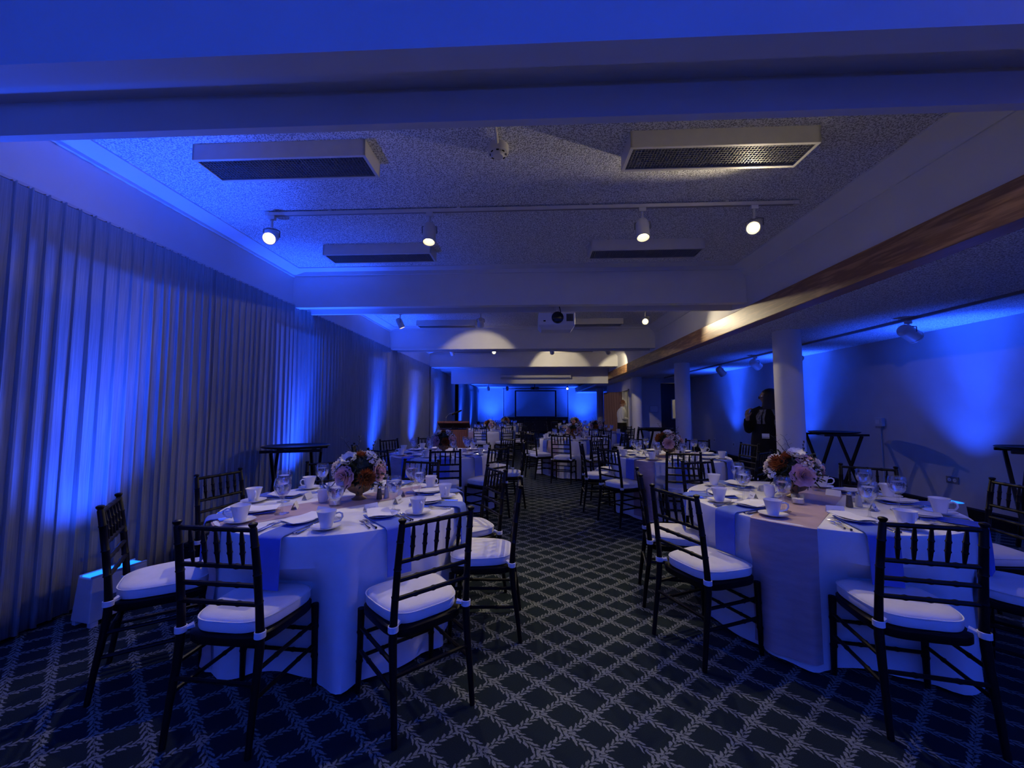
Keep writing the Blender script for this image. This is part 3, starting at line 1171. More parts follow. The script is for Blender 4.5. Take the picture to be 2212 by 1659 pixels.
def mk_spoon():
    m = MB()
    m.tube([(0, -.085, .004), (0, -.04, .003), (0, .03, .006)], [.0065, .0045, .003], 6)

    def bowl(u, v):
        w = 2 * PI * u
        r = v
        return (.016 * r * math.cos(w), .055 + .026 * r * math.sin(w), .003 + .006 * r * r)
    m.grid(bowl, 14, 4)
    return m.mesh('spoon', steel)


def mk_card():
    m = MB()
    w, h, d = .045, .042, .018
    m.add([(-w, -d, 0), (w, -d, 0), (w, 0, h), (-w, 0, h), (w, d, 0), (-w, d, 0)], [(0, 1, 2, 3), (3, 2, 4, 5)])
    n = len(m.v)
    m.v += [(x, y * .93, z - .001) for x, y, z in m.v]
    m.f += [tuple(reversed([i + n for i in f])) for f in m.f]
    s = MB()
    pts = []
    for k in range(15):
        t = k / 14
        z = .018 + .004 * math.sin(k * 2.4)
        pts.append((-.02 + .045 * t, -d * (1 - z / h) - .0008, z))
    s.tube(pts, .0006, 4)
    return m.mesh('place_card', paper, False), s.mesh('handwriting', ink)


CUP, CUPH = mk_cup()
SAUCER = mk_saucer()
GOB, GOBW = mk_goblet()
NAP, PLATE, MENU = mk_napkin(), mk_plate(), mk_menu()
FORK, KNIFE, SPOON = mk_fork(), mk_knife(), mk_spoon()
CARD, CARDW = mk_card()
ZT = .7605


def single(name, me, loc, rz, label, cat, group, tilt=None):
    o = put(name, me)
    o.location = loc
    o.rotation_euler = (tilt or 0, 0, rz)
    tag(o, label, cat, group)
    return o


def seat_setting(C, th, tn, sn, level, rr):
    rho = Vector((math.cos(th), math.sin(th)))
    rig = Vector((-rho.y, rho.x))
    rz = th + PI / 2

    def P(lx, r, z=ZT):
        q = C + rho * r + rig * lx
        return (q.x, q.y, z)
    w = '%s table, %s seat' % (tn, sn)
    j = lambda a: rr.uniform(-a, a)
    single('napkin', NAP, P(j(.008), .795, ZT + .0015), rz + j(.06), 'folded blue napkin hanging over the edge, ' + w, 'napkin', 'blue napkins')
    single('bread_plate', PLATE, P(j(.01), .555, ZT + .0085), rz, 'small round white plate on a napkin, ' + w, 'plate', 'white plates')
    sx, sr = .196 + j(.010), .625 + j(.015)
    single('saucer', SAUCER, P(sx, sr), rz, 'round white saucer under a cup, ' + w, 'saucer', 'white saucers')
    c = empty('coffee_cup', P(sx, sr, ZT + .006), rz + (0.6 if rr.random() < .6 else -2.2) + j(.7))
    c.scale = (1.2, 1.2, 1.15)
    put('body', CUP, c)
    put('handle', CUPH, c)
    tag(c, 'white coffee cup with handle, ' + w, 'cup', 'white coffee cups')
    g = empty('water_goblet', P(.125 + j(.02), .44 + j(.02)), j(1))
    g.scale = (1.24, 1.24, 1.24)
    put('glass', GOB, g)
    put('water', GOBW, g)
    tag(g, 'stemmed glass of water, ' + w, 'goblet', 'water goblets')
    if level < 1:
        return
    single('menu_card', MENU, P(j(.01), .535, ZT + .0245), rz + j(.45), 'white menu sheet lying on a plate, ' + w, 'menu', 'menu sheets', j(.03))
    single('table_knife', KNIFE, P(.092, .645), rz + j(.06), 'steel table knife, ' + w, 'knife', 'table knives')
    single('dinner_fork', FORK, P(-.104, .66), rz + j(.06), 'steel dinner fork, ' + w, 'fork', 'dinner forks')
    k = empty('place_card', P(j(.015), .345), rz + j(.25))
    put('card', CARD, k)
    put('handwriting', CARDW, k)
    tag(k, 'folded white place card, ' + w, 'place card', 'place cards')
    if level < 2:
        return
    single('salad_fork', FORK, P(-.130, .655), rz + j(.06), 'steel salad fork, ' + w, 'fork', 'salad forks').scale = (.85, .85, .9)
    single('teaspoon', SPOON, P(.113, .65), rz + j(.06), 'steel teaspoon, ' + w, 'spoon', 'teaspoons')


# ------------------------------------------------------------------ flowers


def petal(m, w, l, cup, base, az, lift, curl=0.0, nu=3, nv=4, tip=.5, rnd=False):
    """one petal leaving the axis at base radius, raised by lift (radians from flat)"""
    M = Matrix.Rotation(az, 4, 'Z') @ Matrix.Translation((base, 0, 0)) @ Matrix.Rotation(-lift, 4, 'Y')

    def fn(u, v):
        s = (u - .5) * 2
        ww = w * math.sin(PI * min(1, .18 + v * .82) ** tip)
        if rnd:
            ww = w * (.45 + .55 * math.sin(min(1, v * 1.5) * PI / 2)) * math.sqrt(max(.04, 1 - max(0, (v - .62) / .40) ** 2))
        z = cup * (s * s) * w * .6 * (v + .2) + curl * v * v * l
        return M @ Vector((v * l, s * ww * .5, z))
    m.grid(fn, nu, nv)


def soft(m, name, mat):
    me = m.mesh(name, mat, False)
    for p in me.polygons:
        p.use_smooth = True
    return me


def mk_rose(mat):
    m = MB()
    for layer, (n, Rl, H, curl, aw) in enumerate(((2, .008, .034, .0, 1.7), (3, .014, .036, .002, 1.25), (4, .021, .035, .005, 1.0), (5, .028, .031, .010, .85), (6, .034, .024, .016, .72), (6, .036, .014, .020, .68))):
        for k in range(n):
            a0 = 2 * PI * (k + layer * .41) / n + R.uniform(-.1, .1)
            wob = R.uniform(.93, 1.07)

            def fn(u, v, a0=a0, Rl=Rl, H=H, curl=curl, aw=aw, wob=wob, layer=layer):
                sp = math.sqrt(max(.10, 1 - max(0, (v - .55) / .47) ** 2))
                w = a0 + (u - .5) * 2 * aw * sp
                r = Rl * (.18 + .82 * math.sin(min(1, v * 1.15) * PI / 2)) + curl * v ** 3 + .0016 * layer * abs(u - .5)
                z = H * wob * (v - .22 * curl / .02 * v ** 4) - .003 * layer
                return (r * math.cos(w), r * math.sin(w), z)
            m.grid(fn, 6, 6)
    return soft(m, 'rose', mat)


def mk_anemone(mat):
    m = MB()
    for layer, (n, lift) in enumerate(((6, .28), (5, .55))):
        for k in range(n):
            petal(m, .040, .040, .30, .003, 2 * PI * (k + .5 * layer) / n + R.uniform(-.08, .08), lift + R.uniform(-.08, .08), .14, 5, 6, rnd=True)
    c = MB()
    c.lathe([(0, .0), (.009, .001), (.011, .006), (.007, .012), (0, .014)], 12)
    for k in range(22):
        w = 2 * PI * k / 22
        c.tube([(.008 * math.cos(w), .008 * math.sin(w), .005), (.015 * math.cos(w), .015 * math.sin(w), .013)], [.0006, .0013], 4)
    return soft(m, 'anemone', mat), c.mesh('anemone_centre', darkc_m)


def mk_mum(mat):
    m = MB()
    for layer, (n, lift, l) in enumerate(((22, -.1, .044), (22, .18, .045), (20, .45, .042), (18, .75, .036), (14, 1.05, .029), (9, 1.3, .021))):
        for k in range(n):
            petal(m, .0095, l * R.uniform(.85, 1.1), .9, .003, 2 * PI * (k + .5 * layer) / n, lift + R.uniform(-.14, .14), .30, 2, 4, rnd=True)
    return soft(m, 'chrysanthemum', mat)


def mk_spray(mat):
    m = MB()
    for k in range(20):
        d = Vector((R.uniform(-1, 1), R.uniform(-1, 1), R.uniform(.0, 1))).normalized()
        c = d * R.uniform(.016, .030)
        q = Matrix.Translation(c) @ (d + Vector((R.uniform(-.4, .4), R.uniform(-.4, .4), 0))).to_track_quat('Z', 'Y').to_matrix().to_4x4()
        s = MB()
        for a in range(5):
            petal(s, .0085, .0095, .4, .001, 2 * PI * a / 5, .5, .1, 3, 3, rnd=True)
        s.xf(q)
        m.add(s.v, s.f)
    return soft(m, 'blossom_spray', mat)


def mk_foliage(mat, n, seed, rmin=.07, rmax=.135, lw=.022, ll=.048):
    rr = random.Random(seed)
    m = MB()
    for k in range(n):
        d = Vector((rr.uniform(-1, 1), rr.uniform(-1, 1), rr.uniform(-.35, 1)))
        d.normalize()
        c = Vector((d.x * .92, d.y * .92, d.z * .85)) * rr.uniform(rmin, rmax)
        q = Matrix.Translation(c) @ (d + Vector((rr.uniform(-.9, .9), rr.uniform(-.9, .9), rr.uniform(-.9, .5)))).to_track_quat('X', 'Z').to_matrix().to_4x4()
        s = MB()
        petal(s, lw * rr.uniform(.6, 1.3), ll * rr.uniform(.6, 1.4), .5, 0, 0, 0, -.15, 2, 3, .8)
        s.xf(q)
        m.add(s.v, s.f)
    return m


ROSE, CREAM = mk_rose(rose_m), mk_rose(cream_m)
ANEM, ANEMC = mk_anemone(white_m)
MUM = mk_mum(rust_m)
SPRAYW, SPRAYC = mk_spray(white_m), mk_spray(cream_m)
FOL1 = mk_foliage(leafdark, 420, 5).mesh('foliage', leafdark, False)
FOL2 = mk_foliage(leafgrey, 110, 9, .09, .15, .015, .042).mesh('grey_leaves', leafgrey, False)
core_m = MB()
core_m.lathe([(0, -.05), (.06, -.045), (.10, 0), (.105, .05), (.07, .10), (0, .115)], 20)
CORE = core_m.mesh('leaf_core', leafdark)


def sprig(seed):
    rr = random.Random(seed)
    m = MB()
    base = Vector((rr.uniform(-.04, .04), rr.uniform(-.04, .04), .08))
    tip = base + Vector((rr.uniform(-.10, .10), rr.uniform(-.08, .08), rr.uniform(.10, .16)))
    pts = [base.lerp(tip, t / 5) + Vector((.006 * math.sin(t * 1.7), .006 * math.cos(t * 2.1), 0)) for t in range(6)]
    m.tube(pts, [.0022, .002, .0018, .0015, .0012, .0008], 5)
    for t in range(2, 6):
        for s in (-1, 1):
            d = Vector((s * .03, rr.uniform(-.02, .02), .022))
            q = Matrix.Translation(pts[t]) @ d.to_track_quat('X', 'Z').to_matrix().to_4x4()
            k = MB()
            petal(k, .006, .026, .3, 0, 0, 0, 0, 2, 3, .8)
            k.xf(q)
            m.add(k.v, k.f)
    return m.mesh('sprig', twig_m)


SPR = [sprig(k) for k in (2, 5, 8)]
BOWL = MB()
BOWL.lathe([(0, .004), (.042, .0), (.046, .006), (.030, .014), (.020, .024), (.022, .034), (.055, .050), (.078, .075), (.082, .098), (.078, .108), (.074, .108), (.076, .095), (.05, .055), (0, .05)], 32)
BOWLM = BOWL.mesh('bowl', bronze)
FLW = {'r': ('rose', ROSE), 'c': ('cream_rose', CREAM), 'a': ('anemone', ANEM), 'm': ('chrysanthemum', MUM), 'w': ('blossom_spray', SPRAYW), 's': ('blossom_spray', SPRAYC)}
# (azimuth from the viewer's side in degrees, + to the right; elevation; kind; scale)
LAY1 = [(14, -6, 'm', 1.15), (-42, -4, 'r', 1.15), (55, 4, 'r', 1.0), (-38, 46, 'a', 1.25), (5, 68, 'm', .7), (48, 58, 'a', .95), (42, 38, 's', 1.1), (68, 24, 'w', 1.1), (-66, 32, 'w', 1.0), (-70, 2, 's', .9),
        (-95, 20, 'c', 1), (110, 10, 'r', 1), (150, 20, 'm', 1), (190, 5, 'c', 1.1), (230, 25, 'a', 1.1), (170, 55, 'c', .9), (120, 50, 's', 1), (-110, 55, 's', 1), (255, 0, 'w', 1)]
LAY2 = [(-34, 26, 'm', 1.15), (22, -2, 'r', 1.2), (14, 62, 'a', 1.25), (48, -2, 'w', 1.1), (-52, -6, 'w', 1.15), (40, 45, 'r', .9), (34, 30, 's', 1.1), (75, 32, 'c', .85), (-72, 34, 'c', .9), (-78, 16, 'c', .9), (-20, 56, 'm', .75), (-85, 2, 's', .9),
        (110, 10, 'r', 1), (150, 20, 'm', 1), (190, 5, 'c', 1.1), (230, 25, 'a', 1.1), (170, 55, 'c', .9), (255, 0, 'w', 1)]


def centerpiece(loc, rz, lay, label, seed):
    rr = random.Random(seed)
    o = empty('flower_centerpiece', loc, rz)
    tag(o, label, 'flowers', 'flower centerpieces on the round tables')
    o.scale = (1.14, 1.14, 1.12)
    put('bowl', BOWLM, o)
    for nm, me in (('leaf_core', CORE), ('foliage', FOL1), ('grey_leaves', FOL2)):
        f = put(nm, me, o)
        f.location = (0, 0, .165)
        f['kind'] = 'stuff'
    for k, me in enumerate(SPR):
        f = put('sprig', me, o)
        f.location = (0, 0, .16)
        f.rotation_euler = (0, 0, k * 2.0 + rr.uniform(0, 1))
    for az, el, kd, sc in lay:
        a, e = math.radians(az - 90), math.radians(el)
        d = Vector((math.cos(a) * math.cos(e), math.sin(a) * math.cos(e), math.sin(e)))
        c = Vector((0, 0, .165)) + Vector((d.x * .135, d.y * .135, d.z * .118))
        nm, me = FLW[kd]
        f = put(nm, me, o)
        f.location = c
        f.rotation_euler = (d + Vector((0, 0, .15))).to_track_quat('Z', 'Y').to_euler()
        f.scale = (sc * 1.06, sc * 1.06, sc * 1.06)
        if kd == 'a':
            put('flower_centre', ANEMC, f)
    return o


# ------------------------------------------------------------------ tables


def folding_table(C, label):
    o = empty('round_table', (C.x, C.y, 0))
    tag(o, label, 'table', 'round banquet tables')
    m = MB()
    m.lathe([(0, .725), (.75, .725), (.757, .732), (.757, .748), (.75, .753), (0, .753)], 64)
    m.build('tabletop', doorwood, o)
    for a in range(4):
        w = PI / 4 + a * PI / 2
        m = MB()
        m.tube([(.48 * math.cos(w), .48 * math.sin(w), .725), (.50 * math.cos(w), .50 * math.sin(w), 0)], .014, 8)
        m.build('leg', greymetal, o)
    m = MB()
    for a in (PI / 4, 3 * PI / 4):
        m.tube([(.49 * math.cos(a), .49 * math.sin(a), .30), (-.49 * math.cos(a), -.49 * math.sin(a), .30)], .010, 6)
    m.build('brace', greymetal, o)


def cloth_r(ph, t, seed, seats):
    """radius of the hanging cloth at angle ph, t = 0 at the rim, 1 at the hem"""
    f = math.sin(ph * 11 + seed) * .55 + math.sin(ph * 17 + seed * 2.3) * .35 + math.sin(ph * 6 + seed * .7) * .3
    f = (max(0, f) ** .8) * 1.1 - .15
    r = .772 + .022 * t + .086 * f * (t ** .75)
    z = .757 - t * .735
    if z < .60:
        for th, d in seats:
            dl = (ph - th + PI) % (2 * PI) - PI
            if abs(dl) > .6:
                continue
            lx = abs(r * math.sin(dl))
            k = 1 - min(1, max(0, (lx - .20) / .09))
            k *= min(1, (.60 - z) / .10)
            lim = (d - .455) / max(.5, math.cos(dl))
            if r > lim:
                r = r + (lim - r) * k
    return r


def tablecloth(C, seed, seats, label, n=220, nz=14):
    m = MB()
    rings = [(.0, 0), (.4, 0), (.70, 0), (.755, 0), (.768, -.0025), (.772, -.010)]
    vs = []
    for r, dz in rings[1:]:
        for k in range(n):
            w = 2 * PI * k / n
            vs.append((r * math.cos(w), r * math.sin(w), .7575 + dz))
    for j in range(1, nz + 1):
        t = j / nz
        for k in range(n):
            w = 2 * PI * k / n
            r = cloth_r(w, t, seed, seats)
            hem = .010 * math.sin(w * 11 + seed) if j == nz else 0
            vs.append((r * math.cos(w), r * math.sin(w), .757 - .735 * t + hem))
    rows = len(rings) - 1 + nz
    fs = [(j * n + k, j * n + (k + 1) % n, (j + 1) * n + (k + 1) % n, (j + 1) * n + k) for j in range(rows - 1) for k in range(n)]
    fs.append(tuple(range(n)))
    m.add(vs, fs)
    me = m.mesh('tablecloth', linen)
    o = put('tablecloth', me)
    o.location = (C.x, C.y, 0)
    tag(o, label, 'tablecloth', 'white floor-length tablecloths')


def runner(C, th, seed, seats, label, hw=.158, drop=.70):
    """long satin strip across the table and down both sides to near the floor"""
    m = MB()
    pts = []
    for sgn in (1, -1):
        side = []
        for k in range(15):
            t = k / 14 * drop / .735
            side.append(('h', sgn, t))
        pts = (list(reversed(side)) if sgn == 1 else pts) if sgn == 1 else pts + [('t', 0, s) for s in [.74, .6, .4, .2, 0, -.2, -.4, -.6, -.74]] + side
    nu = 24
    vs = []
    d = Vector((math.cos(th), math.sin(th)))
    q = Vector((-d.y, d.x))
    for kind, sgn, t in pts:
        for k in range(nu + 1):
            x = (k / nu - .5) * 2 * hw
            if kind == 't':
                p = d * t + q * x
                vs.append((p.x, p.y, .7592 + .0008 * math.sin(t * 40 + x * 30)))
            else:
                dl = math.asin(x / .775)
                ph = th + dl if sgn > 0 else th + PI - dl
                r = (cloth_r(ph, t, seed, seats) if t > 0 else .772) + .004 + .012 * min(1, t * 6)
                z = .757 - .735 * t
                if t == 0:
                    z = .752
                wr = .004 * math.sin(z * 34 + x * 3)
                vs.append(((r + wr) * math.cos(ph), (r + wr) * math.sin(ph), z))
    n = nu + 1
    fs = [(j * n + k, j * n + k + 1, (j + 1) * n + k + 1, (j + 1) * n + k) for j in range(len(pts) - 1) for k in range(nu)]
    m.add(vs, fs)
    o = put('table_runner', m.mesh('table_runner', runner_m))
    o.location = (C.x, C.y, 0)
    tag(o, label, 'table runner', 'mauve satin table runners')


def votive(loc, label):
    o = empty('votive_glass', loc)
    tag(o, label, 'candle holder', 'votive glasses')
    m = MB()
    m.lathe([(0, 0), (.034, 0), (.037, .003), (.040, .065), (.038, .065), (.034, .008), (0, .007)], 28)
    m.build('glass', glass, o)
    m = MB()
    m.lathe([(0, .008), (.030, .008), (.031, .035), (0, .036)], 20)
    m.build('candle', cushion_m, o)
    MB().tube([(0, 0, .036), (.001, 0, .043)], .0012, 5).build('wick', blackmatte, o)


def shaker(loc, label, fill):
    o = empty('shaker', loc)
    tag(o, label, 'shaker', 'salt and pepper shakers')
    m = MB()
    m.lathe([(0, 0), (.019, 0), (.020, .004), (.0135, .072), (.0125, .078), (0, .078)], 12)
    m.build('jar', fill, o)
    m = MB()
    m.lathe([(.0140, .077), (.0145, .085), (.012, .095), (.006, .100), (0, .101)], 16)
    m.build('cap', steel, o)


def creamer(loc, label, rz=0):
    o = empty('creamer_jug', loc, rz)
    tag(o, label, 'jug', 'white creamer jugs')
    m = MB()
    m.lathe([(0, .002), (.026, 0), (.030, .01), (.036, .045), (.034, .07), (.037, .082), (.035, .082), (.031, .07), (.033, .045), (.026, .012), (0, .008)], 24)
    m.build('body', china, o)
    m = MB()
    m.tube([(.034, 0, .066), (.055, 0, .064), (.058, 0, .04), (.034, 0, .024)], .0045, 7)
    m.build('handle', china, o)


SEQ = ['front', 'front right', 'right', 'back right', 'back', 'back left', 'left', 'front left']
rad = math.radians
TABLES = [
    ('near left', (-1.241, 2.737), [(266, 1.105), (312, 1.23), (354, 1.18, 8), (29, 1.10), (78, 1.03), (125, 1.12), (169, 1.15), (217, 1.20)], SEQ, 2),
    ('near right', (1.946, 2.894), [(258, 1.13), (310, 1.20), (353, 1.25), (29, 1.15, 25), (111, 1.0), (169, 1.12), (204, 1.197)], ['front', 'front right', 'right', 'back right', 'back', 'left', 'front left'], 2),
    ('second left', (-1.27, 5.85), [(283, 1.17), (317, 1.2), (0, 1.2), (40, 1.2), (115, 1.15), (153, 1.15), (200, 1.25), (244, 1.25)], SEQ, 1),
    ('second right', (1.94, 5.62), [(260, 1.08), (310, 1.2), (8, 1.2), (49, 1.2), (95, 1.15), (139, 1.15), (175, 1.2), (215, 1.18)], SEQ, 1),
    ('middle distance', (1.0, 8.8), [(252, 1.3), (285, 1.3), (325, 1.15), (45, 1.15), (95, 1.15), (140, 1.15), (174, 1.17), (213, 1.17)], SEQ, 1),
    ('third left', (-1.21, 12.1), [(263, 1.2), (300, 1.2), (340, 1.15), (20, 1.15), (65, 1.15), (110, 1.15), (155, 1.15), (210, 1.15)], SEQ, 0),
    ('third right', (1.9, 11.3), [(260, 1.2), (305, 1.2), (350, 1.15), (30, 1.15), (75, 1.15), (120, 1.15), (165, 1.15), (215, 1.15)], SEQ, 0),
    ('farthest left', (-1.0, 16.4), [(265, 1.15), (310, 1.15), (355, 1.15), (40, 1.15), (85, 1.15), (130, 1.15), (175, 1.15), (220, 1.15)], SEQ, 0),
    ('farthest right', (1.85, 16.2), [(265, 1.15), (310, 1.15), (355, 1.15), (40, 1.15), (85, 1.15), (130, 1.15), (175, 1.15), (220, 1.15)], SEQ, 0),
]
for ti, (tn, c, seats, names, level) in enumerate(TABLES):
    C = Vector(c)
    rr = random.Random(40 + ti)
    ss = [(rad(s[0]), s[1]) for s in seats]
    folding_table(C, 'round banquet table hidden under the %s tablecloth' % tn)
    tablecloth(C, 1.3 + ti * 1.7, ss, 'white floor-length tablecloth on the %s round table' % tn, 220 if ti < 4 else 130, 14 if ti < 4 else 8)
    runner(C, rad(227), 1.3 + ti * 1.7, ss, 'mauve satin runner across the %s round table' % tn)
    for s, nm in zip(seats, names):
        th, d = rad(s[0]), s[1]
        rho = Vector((math.cos(th), math.sin(th)))
        p = C + rho * (d - .237)
        yaw = rad(s[2]) if len(s) > 2 else rad(rr.uniform(-4, 4)) * (0 if ti < 2 else 1)
        place_chair((p.x, p.y, 0), th + PI / 2 + yaw, 'black ballroom chair with white cushion, %s table, %s seat' % (tn, nm), 'black ballroom chairs at the round tables')
        seat_setting(C, th, tn, nm, level, rr)
    view = math.atan2(c[0], c[1])          # turn the arrangement towards the entrance side of the hall
    lay = (LAY1, LAY2)[ti % 2]
    off = Vector((0, 0)) if ti not in (0, 1) else (Vector((.03, .06)), Vector((-.02, .10)))[ti]
    centerpiece((C.x + off.x, C.y + off.y, ZT), -view + (0 if ti < 2 else rr.uniform(-.8, .8)), lay, 'bronze bowl of roses, anemones and rust mums on the %s table' % tn, ti)
    d2 = Vector((math.sin(-view), -math.cos(-view)))
    d2 = Vector((-math.sin(view), -math.cos(view)))
    q2 = Vector((math.cos(view), -math.sin(view)))

    def at(a, b2):
        p = C + q2 * a + d2 * b2
        return (p.x, p.y, ZT)
    if ti == 0:
        shaker(at(.185, .02), 'pepper shaker right of the flowers on the near left table', pepper_m)
        shaker(at(.235, .0), 'salt shaker right of the flowers on the near left table', salt_m)
        votive(at(-.10, .10), 'clear votive glass left of the flowers on the near left table')
        votive(at(.22, -.16), 'clear votive glass behind the shakers on the near left table')
        creamer(at(-.18, -.04), 'white creamer jug left of the flowers on the near left table')
    if ti == 1:
        votive(at(-.05, .17), 'clear votive glass in front of the flower bowl, near right table')
        votive(at(.28, -.12), 'clear votive glass right of the flowers, near right table')
        shaker(at(.22, .08), 'pepper shaker right of the flower bowl, near right table', pepper_m)
        shaker(at(.27, .03), 'salt shaker right of the flower bowl, near right table', salt_m)
        creamer(at(-.22, .02), 'white creamer jug left of the flower bowl, near right table')
    if ti in (2, 3, 4):
        votive(at(-.16, .05), 'clear votive glass by the flowers on the %s table' % tn)
        shaker(at(.15, .04), 'pepper shaker by the flowers on the %s table' % tn, pepper_m)
        shaker(at(.19, .02), 'salt shaker by the flowers on the %s table' % tn, salt_m)

# ------------------------------------------------------------------ lectern


def lectern(loc, rz):
    o = empty('lectern', loc, rz)
    tag(o, 'brown wooden lectern with gooseneck microphone by the curtains', 'lectern')
    box('body', (-.27, -.19, .06), (.27, .19, .98), lecternwood, o, .008)
    box('base', (-.31, -.24, 0), (.31, .24, .06), lecternwood, o, .008)
    box('side_panel', (-.29, -.20, .06), (-.27, .20, 1.02), lecternwood, o)
    box('side_panel', (.27, -.20, .06), (.29, .20, 1.02), lecternwood, o)
    m = MB()
    m.add([(-.33, -.26, .99), (.33, -.26, .99), (.33, .26, 1.12), (-.33, .26, 1.12), (-.33, -.26, 1.03), (.33, -.26, 1.03), (.33, .26, 1.16), (-.33, .26, 1.16)],
          [(3, 2, 1, 0), (4, 5, 6, 7), (0, 1, 5, 4), (1, 2, 6, 5), (2, 3, 7, 6), (3, 0, 4, 7)])
    m.build('reading_top', lecternwood, o, smooth=False, bevel=.006)
    box('book_stop', (-.30, -.265, 1.03), (.30, -.245, 1.055), lecternwood, o)
    m = MB()
    m.tube([(.16, .18, 1.14), (.16, .20, 1.24), (.10, .17, 1.31), (.0, .12, 1.33)], [.006, .005, .005, .005], 8)
    m.build('gooseneck', greymetal, o)
    m = MB()
    m.tube([(.04, .14, 1.295), (-.02, .11, 1.325), (-.15, .05, 1.385)], [.018, .021, .017], 12)
    m.build('microphone', blackmatte, o)
    return o


lectern((-1.60, 8.4, 0), rad(186))
LT = empty('desk_tray', (-1.62, 8.40, 1.120), rad(186))
tag(LT, 'low dark folder lying on the lectern top', 'folder')
b_ = MB()
b_.box((0, 0, .0), (.40, .26, .03), Matrix.Rotation(math.atan2(.13, .52), 3, 'X'))
b_.build('cover', blackmatte, LT, smooth=False)

# ------------------------------------------------------------------ tray stands


def tray_stand(loc, rz, H, label, tray=None, w=.50, dpt=.46):
    o = empty('tray_stand', loc, rz)
    tag(o, label, 'tray stand', 'folding tray stands')
    for s in (-1, 1):
        m = MB()
        m.box((0, s * dpt / 2, H - .015), (w + .10, .035, .03))
        m.build('top_rail', black, o, smooth=False)
        for x in (-1, 1):
            xx = x * (w / 2 - (.02 if s > 0 else .055))
            m = MB()
            a, b2 = Vector((xx, s * dpt / 2, H - .03)), Vector((xx, -s * dpt / 2 * .95, 0))
            dd = (b2 - a)
            q = dd.to_track_quat('Z', 'X').to_matrix()
            m.box((a + b2) / 2, (.036, .026, dd.length), q)
            m.build('leg', black, o, smooth=False)
        m = MB()
        m.tube([(-w / 2 + .05, -s * dpt / 2 * .8, .10), (w / 2 - .05, -s * dpt / 2 * .8, .10)], .012, 8)
        m.build('spreader', black, o)
    for x in (-.17, 0, .17):
        m = MB()
        m.grid(lambda u, v, x=x: (x + (u - .5) * .05, (v - .5) * dpt, H - .012 - .02 * math.sin(PI * v)), 1, 6)
        m.build('strap', blackmatte, o)
    if tray:
        t = empty('serving_tray', (loc[0], loc[1], H + loc[2]), rz)
        tag(t, tray, 'tray', 'oval serving trays')
        m = MB()
        m.lathe([(0, .002), (.30, .002), (.34, .012), (.355, .026), (.350, .028), (.33, .016), (.29, .008), (0, .008)], 40, sx=1.0, sy=.78)
        m.build('dish', tray_m, t)
        m = MB()
        pts = [(.353 * math.cos(2 * PI * k / 40), .275 * math.sin(2 * PI * k / 40), .028) for k in range(41)]
        m.tube(pts, .004, 5, cap=False)
        m.build('rim', tray_m, t)
    return o


tray_stand((-2.66, 4.42, 0), rad(20), .96, 'black folding tray stand before the left curtains', 'oval dark serving tray on the left tray stand')
tray_stand((4.72, 6.35, 0), rad(4), 1.03, 'black folding tray stand behind the first column', 'oval serving tray on the stand behind the first column', w=.56)
tray_stand((5.02, 4.05, 0), rad(-35), 1.0, 'black folding tray stand at the right edge by the wall', 'oval serving tray on the stand at the right edge')
tray_stand((2.72, 8.6, 0), rad(10), .98, 'black folding tray stand between the second and third right tables', 'oval serving tray on the stand behind the second right table')

# ------------------------------------------------------------------ people


def skin_mesh(name, verts, edges, radii, mat, parent, root=0, sub=2):
    me = bpy.data.meshes.new(name)
    me.from_pydata([Vector(v) for v in verts], edges, [])
    o = put(name, me, parent)
    mod = o.modifiers.new('skin', 'SKIN')
    mod.use_smooth_shade = True
    sk = me.skin_vertices[0].data
    for i, r in enumerate(radii):
        sk[i].radius = (r, r) if isinstance(r, (int, float)) else r
        sk[i].use_root = (i == root)
    s = o.modifiers.new('sub', 'SUBSURF')
    s.levels = sub
    s.render_levels = sub
    me.materials.append(mat)
    return o


class Sk:
    def __init__(self):
        self.v, self.e, self.r = [], [], []

    def p(self, co, r, link=None):
        self.v.append(co)
        self.r.append(r)
        i = len(self.v) - 1
        if link is not None:
            self.e.append((link, i))
        return i

    def chain(self, link, seq):
        for co, r in seq:
            link = self.p(co, r, link)
        return link

    def hand(self, wrist, palm_dir, side, curl, r=.0085):
        """palm and five fingers growing from the wrist vertex; palm_dir unit, side = towards the thumb, curl = bend direction"""
        w = Vector(self.v[wrist])
        d, s, c = Vector(palm_dir).normalized(), Vector(side).normalized(), Vector(curl).normalized()
        pm = self.p(w + d * .045, (.030, .016), wrist)
        pk = self.p(w + d * .075, (.034, .014), pm)
        for k, (off, L) in enumerate(((.026, .070), (.009, .078), (-.009, .072), (-.026, .056))):
            b0 = w + d * .088 + s * off
            a = self.p(b0, r, pk)
            a = self.p(b0 + d * L * .45 + c * L * .15, r * .95, a)
            a = self.p(b0 + d * L * .70 + c * L * .50, r * .9, a)
            self.p(b0 + d * L * .72 + c * L * .85, r * .75, a)
        a = self.p(w + d * .035 + s * .036, r * 1.15, pm)
        a = self.p(w + d * .062 + s * .055 + c * .012, r, a)
        self.p(w + d * .085 + s * .050 + c * .030, r * .85, a)


